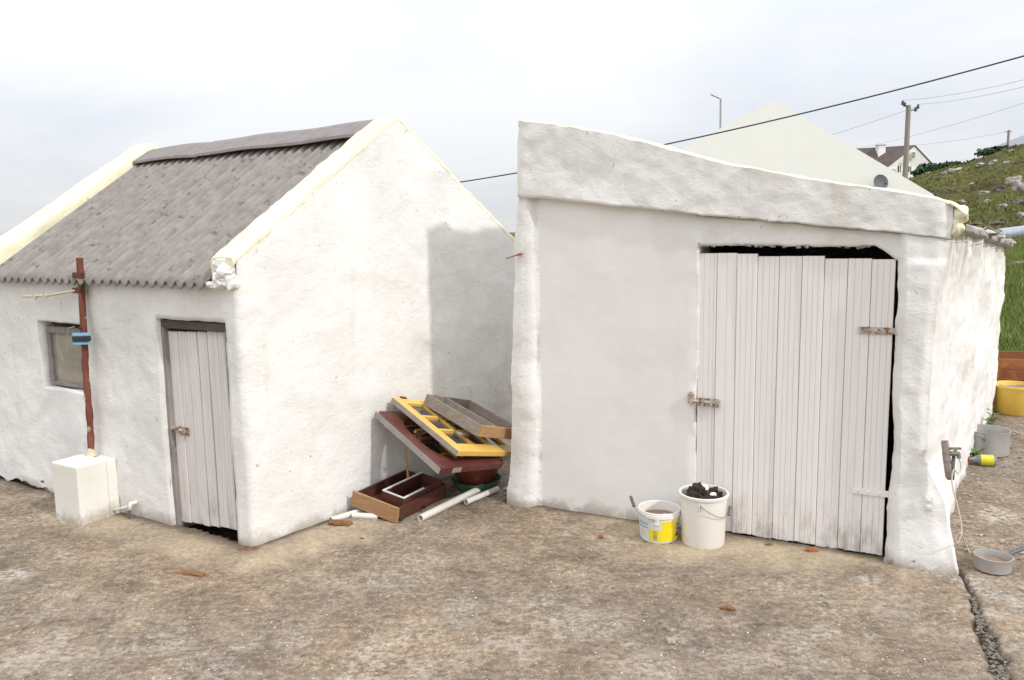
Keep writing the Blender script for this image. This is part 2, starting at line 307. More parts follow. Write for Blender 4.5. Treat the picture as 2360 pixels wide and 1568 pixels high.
# ------------------------------------------------------------------ object helpers
WORLD = {}
def link(o, parent, origin):
    COL.objects.link(o); origin = np.asarray(origin, float); WORLD[o.name] = origin
    if parent is not None:
        o.parent = parent; o.location = Vector(origin - WORLD[parent.name])
    else: o.location = Vector(origin)
    return o
def tag(o, label=None, cat=None, group=None, kind=None):
    if label: o['label'] = label
    if cat: o['category'] = cat
    if group: o['group'] = group
    if kind: o['kind'] = kind
    return o
def thing(name, loc, label, cat, group=None):
    o = bpy.data.objects.new(name, None); o.empty_display_size = .1
    link(o, None, loc); return tag(o, label, cat, group)
class MB:
    def __init__(s): s.v = []; s.f = []
    def add(s, vs_, fs):
        n = len(s.v); s.v += [tuple(map(float, p)) for p in vs_]; s.f += [tuple(n + i for i in q) for q in fs]; return s
    def grid(s, P, skip=None, flip=False):
        """P: (n,m,3) array; skip: bool (n-1,m-1)"""
        n, m = P.shape[:2]; fs = []
        for i in range(n - 1):
            for j in range(m - 1):
                if skip is not None and skip[i, j]: continue
                q = (i * m + j, (i + 1) * m + j, (i + 1) * m + j + 1, i * m + j + 1)
                fs.append(q[::-1] if flip else q)
        return s.add(P.reshape(-1, 3), fs)
    def box(s, c, ax, ay, az):
        """centre and three half-axis vectors"""
        c, ax, ay, az = (np.asarray(q, float) for q in (c, ax, ay, az))
        vs_ = [c + i * ax + j * ay + k * az for i in (-1, 1) for j in (-1, 1) for k in (-1, 1)]
        return s.add(vs_, [(0, 1, 3, 2), (4, 6, 7, 5), (0, 4, 5, 1), (2, 3, 7, 6), (0, 2, 6, 4), (1, 5, 7, 3)])
    def tube(s, pts, r, seg=8, cap=True, hollow=0):
        pts = [np.asarray(p, float) for p in pts]; n = len(pts); rs = r if hasattr(r, '__len__') else [r] * n
        t0 = unit(pts[1] - pts[0]); a = np.cross(t0, UP)
        if np.linalg.norm(a) < .05: a = np.cross(t0, [1., 0, 0])
        a = unit(a); P = []
        for i in range(n):
            t = unit(pts[min(i + 1, n - 1)] - pts[max(i - 1, 0)]); a = unit(a - t * np.dot(a, t)); b = np.cross(t, a)
            P += [pts[i] + rs[i] * (math.cos(2 * math.pi * k / seg) * a + math.sin(2 * math.pi * k / seg) * b) for k in range(seg)]
        fs = [(i * seg + k, i * seg + (k + 1) % seg, (i + 1) * seg + (k + 1) % seg, (i + 1) * seg + k) for i in range(n - 1) for k in range(seg)]
        if cap: fs += [tuple(range(seg))[::-1], tuple((n - 1) * seg + k for k in range(seg))]
        return s.add(P, fs)
    def lathe(s, c, prof, seg=40, axis=UP, sx=1.):
        """prof: list of (radius, height)"""
        c = np.asarray(c, float); ax = unit(axis); a = np.cross(ax, [0, 1., 0])
        if np.linalg.norm(a) < .05: a = np.cross(ax, [1., 0, 0])
        a = unit(a); b = np.cross(ax, a); P = []
        for r, h in prof:
            P += [c + ax * h + r * (sx * math.cos(2 * math.pi * k / seg) * a + math.sin(2 * math.pi * k / seg) * b) for k in range(seg)]
        n = len(prof)
        return s.add(P, [(i * seg + k, i * seg + (k + 1) % seg, (i + 1) * seg + (k + 1) % seg, (i + 1) * seg + k) for i in range(n - 1) for k in range(seg)])
    def disc(s, c, r, seg=40):
        c = np.asarray(c, float)
        return s.add([c + r * np.array([math.cos(2 * math.pi * k / seg), math.sin(2 * math.pi * k / seg), 0]) for k in range(seg)], [tuple(range(seg))])
    def build(s, name, mat, parent=None, origin=None, smooth=False, merge=0, bevel=0, solid=0):
        V_ = np.array(s.v)
        if origin is None: origin = np.array([(V_[:, 0].min() + V_[:, 0].max()) / 2, (V_[:, 1].min() + V_[:, 1].max()) / 2, V_[:, 2].min()])
        me = bpy.data.meshes.new(name); me.from_pydata([tuple(p) for p in V_ - np.asarray(origin)], [], s.f)
        if merge or True:
            bm = bmesh.new(); bm.from_mesh(me)
            if merge: bmesh.ops.remove_doubles(bm, verts=bm.verts, dist=merge)
            bmesh.ops.recalc_face_normals(bm, faces=bm.faces)
            if bevel: bmesh.ops.bevel(bm, geom=[e for e in bm.edges if len(e.link_faces) == 2 and e.calc_face_angle(0) > .6], offset=bevel, segments=2, affect='EDGES', profile=.6)
            bm.to_mesh(me); bm.free()
        me.update()
        if smooth:
            for p in me.polygons: p.use_smooth = True
            if smooth == 'angle' and hasattr(me, 'set_sharp_from_angle'): me.set_sharp_from_angle(angle=math.radians(40))
        me.materials.append(M[mat]); o = bpy.data.objects.new(name, me)
        if solid: md = o.modifiers.new('thickness', 'SOLIDIFY'); md.thickness = solid; md.offset = 0
        return link(o, parent, origin)
def single(o, label, cat, group=None): return tag(o, label, cat, group)
def lump(c, r, amp=.3, seed=0, sub=3, blocky=0., rot=None):
    """irregular lump: displaced icosphere -> (verts, faces)"""
    bm = bmesh.new(); bmesh.ops.create_icosphere(bm, subdivisions=sub, radius=1)
    P = np.array([v.co[:] for v in bm.verts]); fs = [tuple(v.index for v in f.verts) for f in bm.faces]; bm.free()
    if blocky:
        q = P / np.max(np.abs(P), axis=1, keepdims=True); P = P * (1 - blocky) + q * blocky
    P = P * (1 + amp * fbm(P * 1.0 + seed * 9.1, 1.6, 3, seed))[:, None] * np.asarray(r, float)
    if rot is not None: P = P @ np.array(rot).T
    return P + np.asarray(c, float), fs
def rz(a): c, s_ = math.cos(a), math.sin(a); return np.array([[c, -s_, 0], [s_, c, 0], [0, 0, 1.]])
def reuler(a, b, c):
    from mathutils import Euler
    return np.array(Euler((a, b, c)).to_matrix())
def lin(a, b, step, extra=()):
    n = max(2, int(abs(b - a) / step) + 1); xs = list(np.linspace(a, b, n))
    for e in extra:
        k = int(np.argmin([abs(x - e) for x in xs])); 
        if abs(xs[k] - e) < step * .5 and 0 < k < len(xs) - 1: xs[k] = e
        else: xs.append(e)
    return np.array(sorted(set(xs)))

# ------------------------------------------------------------------ ground: yard, field
A = G(585, 1264); FD = unit(G(0, 1100) - A); GD = unit(G(720, 1214) - A)
NF = np.array([FD[1], -FD[0], 0]); NG = np.array([GD[1], -GD[0], 0])       # outward normals of front and gable
if NF @ (CAM - A) < 0: NF = -NF
if NG @ (CAM - A) < 0: NG = -NG
S0 = G(1240, 1163); SD = unit(G(2045, 1290) - S0); NS = np.array([-SD[1], SD[0], 0])
if NS @ (CAM - S0) < 0: NS = -NS
crack = [G(*p)[:2] for p in ((2192, 1302), (2212, 1318), (2226, 1336), (2243, 1372), (2252, 1412), (2268, 1446), (2286, 1492), (2298, 1532), (2318, 1568), (2350, 1640))]
crack_w = [.016, .016, .016, .018, .026, .042, .05, .045, .032, .03]
def crack_depth(X, Y):
    best = np.full(X.shape, 9.); 
    for (p, q, w0, w1) in zip(crack[:-1], crack[1:], crack_w[:-1], crack_w[1:]):
        d = q - p; l2 = d @ d; t = np.clip(((X - p[0]) * d[0] + (Y - p[1]) * d[1]) / l2, 0, 1)
        dist = np.hypot(X - p[0] - t * d[0], Y - p[1] - t * d[1]) / (w0 + (w1 - w0) * t); best = np.minimum(best, dist)
    P = np.stack([X, Y, X * 0], -1); best = best + .55 * fbm(P, 16, 3, 3)
    return 1 - sstep(.5, 1.15, best)
xs = np.concatenate([np.arange(-9, 2.2, .06), np.arange(2.2, 3.9, .016), np.arange(3.9, 11.01, .06)])
ys = np.concatenate([np.arange(-6, 2.3, .12), np.arange(2.3, 6.2, .022), np.arange(6.2, 11.4, .06)])
X, Y = np.meshgrid(xs, ys, indexing='ij'); P = np.stack([X, Y, X * 0], -1)
ck = crack_depth(X, Y)
Z = .010 * fbm(P, .9, 4, 5) + .0035 * fbm(P, 9, 3, 8)
Z -= .045 * ck * (.8 + .4 * fbm(P, 22, 2, 4))
rx, ry = X - A[0], Y - A[1]                                              # earth floors inside the sheds lie lower
inside = (rx * NF[0] + ry * NF[1] < -.05) & (rx * NG[0] + ry * NG[1] < -.04) & (rx * FD[0] + ry * FD[1] < 3.2)
qx, qy = X - S0[0], Y - S0[1]
inside |= (qx * NS[0] + qy * NS[1] < -.05) & (qx * SD[0] + qy * SD[1] > 0) & (qx * SD[0] + qy * SD[1] < 2.35) & (qx * NS[0] + qy * NS[1] > -4)
Z -= .22 * inside
P[..., 2] = Z
mb = MB(); mb.grid(P)
yard = mb.build('concrete_yard', 'concrete', None, (0, 0, 0), smooth=True); tag(yard, kind='structure')
yard['label'] = 'worn brown-grey concrete yard in front of the sheds'
def segdist(p, q):
    p = np.asarray(p)[:2]; q = np.asarray(q)[:2]; d = q - p; t = np.clip(((X - p[0]) * d[0] + (Y - p[1]) * d[1]) / (d @ d), 0, 1)
    return np.hypot(X - p[0] - t * d[0], Y - p[1] - t * d[1])
dirt = np.maximum(ck, 0)
nz = .5 + .5 * fbm(P, 6, 4, 21)
for p, q, w in ((A, A + FD * 3.4, .07), (A, A + GD * 2.8, .05), (S0 - SD * .25, S0 + SD * 2.7, .05)):
    dirt = np.maximum(dirt, .75 * (1 - sstep(w * .2, w * (1 + nz), segdist(p, q))))
dirt = np.maximum(dirt, .7 * (1 - sstep(.1, .5, segdist(G(2260, 905), G(2240, 1010)) + .25 * nz)))
lime = np.zeros_like(X)
for (px, py, r_) in ((2110, 1312, .13), (2090, 1325, .10), (1455, 1482, .05), (2000, 1340, .06), (1910, 1460, .05), (2010, 1465, .03), (2180, 1325, .16), (2310, 1190, .16), (2330, 1390, .18), (2290, 1480, .15), (1130, 1475, .08), (400, 1500, .07), (60, 1530, .12), (180, 1510, .1), (560, 1490, .05), (960, 1560, .09), (1320, 1420, .14), (1400, 1440, .12), (1220, 1500, .12), (1060, 1410, .10), (820, 1500, .12), (700, 1470, .09), (340, 1480, .12), (120, 1480, .12), (520, 1550, .1), (1700, 1520, .12), (1850, 1490, .12), (2050, 1400, .12), (1500, 1540, .12), (30, 1320, .1), (150, 1280, .1)):
    c = G(px, py); lime = np.maximum(lime, (.55 if r_ < .06 or r_ > .15 or py < 1400 else .30) * (1 - sstep(.2, 1., np.hypot(X - c[0], (Y - c[1]) * .8) / (r_ * 1.3) + .6 * fbm(P, 7, 3, 31))))
tan = np.maximum(1 - sstep(.2, 1.0, segdist(S0 + SD * .9 + NS * .2, S0 + SD * 1.9 + NS * .25) / .55 + .35 * fbm(P, 3, 3, 9)),
                 .8 * (1 - sstep(.2, 1.0, segdist(A + NG * .15, A + GD * 1.0 + NG * .35) / .35 + .4 * fbm(P, 3, 3, 10))))
tan = np.maximum(tan, .7 * (1 - sstep(.3, 1, segdist(A + NF * .15 + FD * .2, A + FD * 1.6 + NF * .2) / .3 + .4 * fbm(P, 3, 3, 12))))
ca = yard.data.color_attributes.new('mask', 'FLOAT_COLOR', 'POINT')
arr = np.zeros((X.size, 4), np.float32); arr[:, 0] = dirt.ravel(); arr[:, 1] = lime.ravel(); arr[:, 2] = np.clip(tan, 0, 1).ravel(); arr[:, 3] = 1
ca.data.foreach_set('color', arr.ravel())

GP = np.array([(-3000, 0), (1250, 0), (1600, 1.2), (2000, 5.4), (2090, 6.3), (2150, 7.0), (2230, 7.7), (2300, 9.1), (2360, 10.0), (2800, 14), (6000, 16)])
def hill_z(x, y, detail=True):
    x = np.asarray(x, float); y = np.asarray(y, float); r = np.hypot(x, y)
    px = np.where(y > .05 * np.abs(x), CX + F * x / np.maximum(y, .05 * np.abs(x) + .1), np.where(x > 0, 6000, -3000))
    g = np.interp(px, GP[:, 0], GP[:, 1]); yy = np.maximum(y, 0)
    z = -.45 + .36 * sstep(10.6, 11.6, yy) + .95 * sstep(11, 34, yy) * sstep(1250, 1700, px) + g * (.12 * sstep(26, 40, yy) + .88 * sstep(34, 92, yy) ** .85)
    z = z - .06 * np.clip(yy - 96, 0, 150) * (g > 0)
    if detail:
        p = np.stack([x, y, x * 0], -1); w = sstep(28, 45, yy) * (g > .1)
        z = z + w * (.45 * fbm(p, .11, 4, 41) + .2 * np.abs(fbm(p, .35, 3, 42)) - .35)
    return z
rad = np.concatenate([np.linspace(2, 10, 6), np.linspace(11, 30, 20), np.linspace(31, 110, 110), np.geomspace(115, 4000, 24)])
ang = np.concatenate([np.radians(np.linspace(0, 30, 20, endpoint=False)), np.radians(np.linspace(30, 75, 150, endpoint=False)), np.radians(np.linspace(75, 360, 80))])
R_, A_ = np.meshgrid(rad, ang, indexing='ij'); X2 = R_ * np.cos(A_); Y2 = R_ * np.sin(A_)
P2 = np.stack([X2, Y2, hill_z(X2, Y2)], -1)
mb = MB(); mb.grid(P2)
fld = mb.build('hillside', 'field', None, (0, 0, 0), smooth=True, merge=.0005); tag(fld, 'rough green and brown hillside behind the yard', kind='structure')

# ------------------------------------------------------------------ left outbuilding
house = thing('gabled_outbuilding', A, 'small whitewashed gabled outbuilding with grey corrugated roof and narrow board door', 'shed')
def disp(P, amp=.009, s=0, fine=.003):
    P = np.asarray(P, float)
    d = np.stack([fbm(P, 2.6, 3, s), fbm(P, 2.6, 3, s + 50), .5 * fbm(P, 2.6, 3, s + 90)], -1) * amp
    d += np.stack([fbm(P, 14, 3, s + 7), fbm(P, 14, 3, s + 57), fbm(P, 14, 3, s + 97)], -1) * fine
    return P + d
HL = 3.22; EAVE = 1.715
DOOR = (.145, .838, -.2, 1.462); WIN = (1.735, 2.335, .862, 1.382)
def front_pt(u, z, d=0.): return A + FD * u + UP * z + NF * d
us = lin(0, HL, .024, DOOR[:2] + WIN[:2]); zs = lin(-.05, EAVE, .024, (DOOR[3],) + WIN[2:])
U_, Z_ = np.meshgrid(us, zs, indexing='ij')
# ragged foot of the limewash at the far end
Zb = Z_ + (1 - sstep(-.05, .25, Z_)) * sstep(1.3, 2.3, U_) * (.06 + .04 * fbm(np.stack([U_, U_ * 0, U_ * 0], -1), 7, 3, 2))
batter = .05 * (1 - sstep(0, 1.0, Z_))[..., None] * NF * sstep(1.0, 2.5, U_)[..., None] * .6
edge_in = -.012 * (1 - sstep(0, .03, U_))                                  # softened corner
Pf = A + U_[..., None] * FD + Zb[..., None] * UP + batter + edge_in[..., None] * (NF + NG)
uc = (us[1:] + us[:-1]) / 2; zc = (zs[1:] + zs[:-1]) / 2
def inr(o): return (uc[:, None] > o[0]) & (uc[:, None] < o[1]) & (zc[None] > o[2]) & (zc[None] < o[3])
mb = MB(); mb.grid(disp(Pf), inr(DOOR) | inr(WIN))
def reveal(mb, o, depth, sides='LRTB'):
    zz_ = zs[(zs >= o[2] - 1e-6) & (zs <= o[3] + 1e-6)]; uu = us[(us >= o[0] - 1e-6) & (us <= o[1] + 1e-6)]; dd = np.linspace(0, depth, 6)
    def base(u, z):
        i = int(np.argmin(abs(us - u))); j = int(np.argmin(abs(zs - z))); return Pf[i, j]
    for sd in sides:
        if sd in 'LR':
            u = o[1] if sd == 'L' else o[0]; P_ = np.array([[base(u, z) - NF * d for d in dd] for z in zz_])
        else:
            z = o[3] if sd == 'T' else o[2]; P_ = np.array([[base(u, z) - NF * d for d in dd] for u in uu])
        mb.grid(disp(P_))
reveal(mb, DOOR, .32, 'LRT'); reveal(mb, WIN, .32)
mb.build('front_wall', 'wash', house, A, smooth=True, merge=.0008)
# gable wall, coping line
APEX_U, APEX_Z, GE_Z, GW = 1.424, 2.875, 1.885, 2.86
def ztop(u): return np.where(u < APEX_U, GE_Z + (APEX_Z - GE_Z) * (u / APEX_U), APEX_Z + (1.915 - APEX_Z) * ((u - APEX_U) / (GW - APEX_U)))
ug = lin(0, GW, .026, (APEX_U,)); tz = np.linspace(0, 1, 80)
UG, TG = np.meshgrid(ug, tz, indexing='ij'); zt = ztop(UG) - .03
ZG = -.05 + TG * (zt + .05)
Pg = A + UG[..., None] * GD + ZG[..., None] * UP + (-.012 * (1 - sstep(0, .03, UG)))[..., None] * (NF + NG)
# join to the front corner exactly
mb = MB(); mb.grid(disp(Pg))
mb.build('gable_wall', 'wash', house, A, smooth=True)
# rear wall and far gable
mb = MB(); B0 = A + GD * GW; B1 = B0 + FD * HL; A1 = A + FD * HL
for p, q in ((B0, B1),):
    uu = np.linspace(0, 1, 40); vv = np.linspace(-.05, 1.78, 20); mb.grid(disp(np.array([[p + (q - p) * a + UP * b for b in vv] for a in uu])))
mb.build('rear_wall', 'wash', house, B0, smooth=True)
mb = MB(); Pfar = A1 + UG[::2, ::2, None] * GD + ZG[::2, ::2, None] * UP; mb.grid(disp(Pfar)); mb.build('gable_wall', 'wash', house, A1, smooth=True)
# foundation stones showing below the limewash
mb = MB(); uu = np.linspace(1.62, HL, 100); vv = np.linspace(-.08, .16, 10); Pq = np.array([[front_pt(a, b, -.03 if a < 1.4 else .0) for b in vv] for a in uu]); Pq = disp(Pq, .03, 5, .012); mb.grid(Pq); mb.build('foundation', 'stone', house, None, smooth=True)
# copings
def coping(s0, s1, name, lab):
    ucs = lin(-.018, GW + .05, .022); zc_ = ztop(np.clip(ucs, 0, GW)) + np.where(ucs < 0, ucs * .69, 0)
    prof = [(s0 + .004, -.16 if s0 > 1 else -.05), (s0 - .003, -.03), (s0 + .006, -.002), (s0 + (s1 - s0) * .5, .012), (s1 - .012, .004), (s1 + .002, -.02), (s1, -.16)]
    P_ = np.array([[A + FD * s + GD * u + UP * (z + dz) for s, dz in prof] for u, z in zip(ucs, zc_)])
    sub = []
    for i in range(len(prof) - 1):
        for k in range(3): sub.append(P_[:, i] * (1 - k / 3) + P_[:, i + 1] * (k / 3))
    sub.append(P_[:, -1]); P_ = np.stack(sub, 1); mb = MB(); mb.grid(disp(P_, .010, 0, .006))
    for e in (0, -1): mb.add(disp(P_[e], .010, 0, .006), [tuple(range(P_.shape[1]))])
    o = mb.build(name, 'cream', house, None, smooth=True); o['label'] = lab; return o
coping(0., .215, 'coping', 'rough cream painted coping on the near gable')
coping(2.93, 3.24, 'coping', 'rough cream painted coping on the far gable')
# crumbling plaster where the coping meets the eave
mb = MB()
for k, (u, d, z, r) in enumerate(((.10, .0, 1.83, (.07, .04, .045)), (.07, .015, 1.79, (.06, .045, .05)), (.11, .03, 1.74, (.05, .035, .045)), (.05, .0, 1.72, (.05, .035, .055)), (.165, .05, 1.708, (.04, .022, .02)), (.135, .04, 1.705, (.035, .02, .022)))):
    v_, f_ = lump(front_pt(u, z, d), r, .3, 60 + k, 4, .35); mb.add(v_, f_)
mb.build('crumbling_plaster', 'wash', house, None, smooth=True)
# corrugated roof
RS0, RS1 = .2, 2.95; PIT = .100
def roof_z(u): return 1.752 + .722 * u
def corr(mb, side):
    ss = np.arange(RS0, RS1 + 1e-6, PIT / 12); ww = np.linspace(-.075 if side == 0 else -.05, APEX_U - .02, 22)
    S_, U2 = np.meshgrid(ss, ww, indexing='ij')
    hgt = .023 * (np.abs(np.cos(math.pi * S_ / PIT)) ** 2.4 * 2 - 1) + .003 * fbm(np.stack([S_ * 1.2, U2 * 1.2, S_ * 0], -1), 1, 2, 71)
    rag = .010 * fbm(np.stack([S_ * 4, S_ * 0, S_ * 0], -1), 1, 2, 9) * (1 - sstep(-.075, .15, U2))
    z = roof_z(U2) + hgt
    uu = U2 + rag if side == 0 else GW - U2
    P_ = A + S_[..., None] * FD + uu[..., None] * GD + z[..., None] * UP
    mb.grid(P_); return mb
roof = corr(MB(), 0).build('roof', 'roof', house, None, smooth=True, solid=.007); roof['label'] = 'weathered grey corrugated fibre cement roof'
corr(MB(), 1).build('roof', 'roof', house, None, smooth=True, solid=.007)
# ridge capping in lengths
ends = (.19, 1.13, 2.05, 2.97); rc = A + GD * APEX_U
for k in range(3):
    s0, s1 = ends[k] - .03, ends[k + 1]; mb = MB(); zj = 2.835 + (.006, -.004, .004)[k] - .02 * (k == 2)
    prof = [(-.20, -.135), (-.195, -.115), (-.05, -.018), (0, .004), (.05, -.018), (.195, -.115), (.2, -.135)]
    P_ = np.array([[rc + FD * s + GD * a + UP * (zj + b + .008 * math.sin(s * 5 + k)) for a, b in prof] for s in np.linspace(s0, s1, 12)])
    mb.grid(P_); o = mb.build('ridge_tile', 'ridge', roof, None, solid=.014)
# roof bolts
bolt_me = None
for row_u in (.12, .95):
    for k in range(9):
        s = .32 + k * 3 * PIT + .0; s = round(s / PIT) * PIT
        p = A + FD * s + GD * row_u + UP * (roof_z(row_u) + .020)
        if bolt_me is None:
            o = MB().lathe(p, [(0, .012), (.006, .011), (.010, .006), (.013, 0)], 8).build('roof_bolt', 'ridge', roof, p); bolt_me = o.data
        else: o = bpy.data.objects.new('roof_bolt', bolt_me); link(o, roof, p)
# door: lintel, jambs, planks
mb = MB(); uu = np.linspace(.12, .86, 40)
mb.box(front_pt((.135 + .835) / 2, 1.425, -.085), FD * .345, NF * .06, UP * .028); o = mb.build('lintel', 'lintel', house, None, bevel=.006); o['label'] = 'dark tarred timber door lintel'
door = bpy.data.objects.new('board_door', None); link(door, house, front_pt(.475, 0, -.11))
for z in (.22, .70, 1.2): MB().box(front_pt(.495, z, -.10), FD * .30, NF * .012, UP * .04).build('ledge', 'greywood', door, None)
door['label'] = 'narrow weathered off-white board door'
for u, lab in ((.822, 1), (.166, 0)):
    mb = MB(); mb.box(front_pt(u, .69, -.06), FD * .018, NF * .035, UP * .715); mb.build('door_jamb', 'frame', house, None, bevel=.004)
def plank(mb, o, ax, nv, w, z0, z1, t=.02, grooves=(), zrag=0, seed=0):
    """tongue-and-groove board: profile with V grooves across the width, extruded up; o = lower left point, ax = width axis, nv = outward"""
    prof = [(0., -.004), (.003, 0.)]
    for g in grooves: prof += [(g - .0022, 0.), (g, -.0035), (g + .0022, 0.)]
    prof += [(w - .003, 0.), (w, -.004)]; r = random.Random(seed); zs_ = np.linspace(0, 1, 7); P_ = []
    b0 = [z0 + zrag * r.uniform(-1, 1) for _ in prof]
    for t_ in zs_:
        wob = .0018 * math.sin(t_ * 5 + seed * 2.1)
        P_.append([o + ax * a + nv * (b + wob) + UP * (b0[i] + (z1 - b0[i]) * t_) for i, (a, b) in enumerate(prof)])
    P_ = np.array(P_); n, m = P_.shape[:2]; mb.grid(P_)
    back = P_[:, [0, -1]] - nv * t; mb.grid(back)
    for e in (0, -1):
        mb.add(list(P_[e]) + [back[e, 1], back[e, 0]], [tuple(range(m + 2))])
    for c, bc in ((0, 0), (-1, 1)):
        mb.grid(np.stack([P_[:, c], back[:, bc]], 1))
    return mb
edges = [.186, .292, .394, .404, .500, .600, .702, .806]
gaps = [.008, .003, .001, .002, .004, .002, .002]
bots = [.062, .058, .050, .046, .038, .03, .022]
for k in range(7):
    if k == 2: continue
    u0_, u1_ = edges[k] + gaps[k], edges[k + 1] - .002
    if k == 1: u1_ = .396
    gr = [(u1_ - u0_) * q for q in ((.35, .7), (.5,), (), (.3,), (.33, .66), (.25, .62), (.5,))[k]]
    plank(MB(), front_pt(u0_, 0, -.055 - .003 * (k % 2)), FD, NF, u1_ - u0_, bots[k], 1.395 - .004 * k, .02, gr, .004, k).build('plank', 'oldplank', door, None)
mb = MB(); mb.box(front_pt(.70, .685, -.048), FD * .05, NF * .004, UP * .028)
mb.tube([front_pt(.655, .69, -.032), front_pt(.80, .70, -.032)], .009, 8)
for u in (.665, .735): mb.box(front_pt(u, .69, -.035), FD * .008, NF * .014, UP * .017)
o = mb.build('door_bolt', 'bolt', door, None); o['label'] = 'small rusty barrel bolt on the narrow door'
MB().box(front_pt(.795, .70, -.03), FD * .012, NF * .015, UP * .016).build('bolt_keep', 'bolt', door, None, bevel=.003)
# conduit in the left reveal
mb = MB(); mb.tube([front_pt(.85, -.02, -.012), front_pt(.852, .5, -.014), front_pt(.848, 1.38, -.014)], .011, 8); mb.build('conduit', 'oldplank', house, None, smooth=True)
# window
winp = MB()
u0_, u1_, z0_, z1_ = 1.755, 2.318, .875, 1.338
for (ua, ub, za_, zb_) in ((u0_, u1_, z1_ - .05, z1_), (u0_, u1_, z0_, z0_ + .028), (u1_ - .045, u1_, z0_ + .028, z1_ - .05), (u0_, u0_ + .045, z0_ + .028, z1_ - .05)):
    winp.box(front_pt((ua + ub) / 2, (za_ + zb_) / 2, -.07), FD * ((ub - ua) / 2), NF * .022, UP * ((zb_ - za_) / 2))
win = winp.build('window', 'frame', house, None, bevel=.004); win['label'] = 'small shed window in a grey weathered frame'
uu = np.linspace(u0_ + .04, u1_ - .04, 12); vv = np.linspace(z0_ + .02, z1_ - .045, 12)
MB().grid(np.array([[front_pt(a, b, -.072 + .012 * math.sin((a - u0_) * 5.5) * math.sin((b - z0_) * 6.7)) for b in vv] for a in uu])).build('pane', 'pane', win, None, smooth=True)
MB().box(front_pt(2.03, 1.362, -.2), FD * .33, NF * .09, UP * .02).build('lintel', 'lintel', house, None)

# ------------------------------------------------------------------ right shed
shed = thing('flat_fronted_shed', S0, 'whitewashed shed with sloping parapet and wide boarded door', 'shed')
def sp(s, z, d=0.): return S0 + SD * s + UP * z + NS * d
def zb_(s): return 2.226 - .121 * (s - .05)
def zt_(s): return 2.775 - .253 * (s + .1) + .018 * np.sin(s * 3.1)
def zh_(s): return np.where(s < 2.2, 1.893 - .017 * (s - 1.17), np.where(s < 2.345, 1.875 - (s - 2.2) / .145 * .085, 1.79))
def s_left(z): return np.interp(z, (0, .3, .8, 1.5, 2.1, 2.3, 2.8), (-.225, -.215, -.20, -.165, -.125, -.12, -.10))
def s_right(z): return np.interp(z, (0, .1, .3, .42, .50, .60, .8, 1.2, 1.6, 1.9, 2.2), (2.70, 2.68, 2.655, 2.64, 2.59, 2.525, 2.515, 2.53, 2.545, 2.58, 2.60))
DL, DR = 1.168, 2.332
scol = lin(0, 1, .0115); S_ref = scol  # normalised columns are remapped below
cols = lin(-.12, 2.6, .02, (0., .012, 1.15, DL, DR)); ncol = len(cols)
def build_front():
    vb1 = np.linspace(-.05, 1, 92); rows = []
    kinds = []
    for t in np.linspace(0, 1, 84): kinds.append((0, t))
    for t in np.linspace(0, 1, 10)[1:]: kinds.append((1, t))
    kinds.append((3, 0.))
    for t in np.linspace(0, 1, 22): kinds.append((2, t))
    P_ = np.zeros((ncol, len(kinds), 3)); skip = np.zeros((ncol - 1, len(kinds) - 1), bool)
    for j, (b, t) in enumerate(kinds):
        zl = {0: lambda s: -.05 + t * (zh_(s) + .05), 1: lambda s: zh_(s) + t * (zb_(s) - zh_(s)), 2: lambda s: zb_(s) + t * (zt_(s) - zb_(s)), 3: lambda s: zb_(s) + 0 * s}[b]
        z = zl(cols); f = (cols - cols[0]) / (cols[-1] - cols[0])
        wl = np.clip((.0 - cols) / .12, 0, 1); wr = np.clip((cols - DR) / (2.6 - DR), 0, 1)
        s = cols + wl * (s_left(z) + .12) + wr * (s_right(z) - 2.6)
        pil = np.maximum(1 - sstep(-.02, .014, cols), sstep(2.33, 2.36, cols))
        up = 1. if b == 2 else 0.
        d = .035 * pil * (0 if b == 1 else 1) + (.035 * pil if b == 1 else 0)
        d = np.maximum(d, .052 * up); d = d + .03 * (1 - sstep(-.05, .6, z)) * pil
        d = d + .02 * (1 - sstep(1.785, 1.805, z)) * sstep(2.36, 2.38, cols)
        d = d + .006 * (b == 1) * sstep(1.1, 1.16, cols) 
        d = d - .02 * (1 - sstep(0, .05, cols - cols[0])) * (1 if b != 2 else .6) - .03 * sstep(2.53, 2.6, cols)
        amp = np.where((cols > .03) & (cols < 1.15) & (b != 2), .12, 1.)
        p = S0 + s[:, None] * SD + z[:, None] * UP + d[:, None] * NS
        q = disp(p, .014, 23, .0055); P_[:, j] = p + (q - p) * amp[:, None]
    for j in range(len(kinds) - 1):
        if kinds[j + 1][0] == 0:
            c = (cols[1:] + cols[:-1]) / 2; skip[:, j] = (c > DL) & (c < DR)
    return P_, skip, kinds
PF, SK, KN = build_front()
mb = MB(); pan = np.zeros_like(SK); cc = (cols[1:] + cols[:-1]) / 2
lowrow = np.array([k[0] in (0, 1) for k in KN[1:]]); pan = (cc[:, None] > .03) & (cc[:, None] < DL - .01) & lowrow[None]
mb.grid(PF, SK | pan)
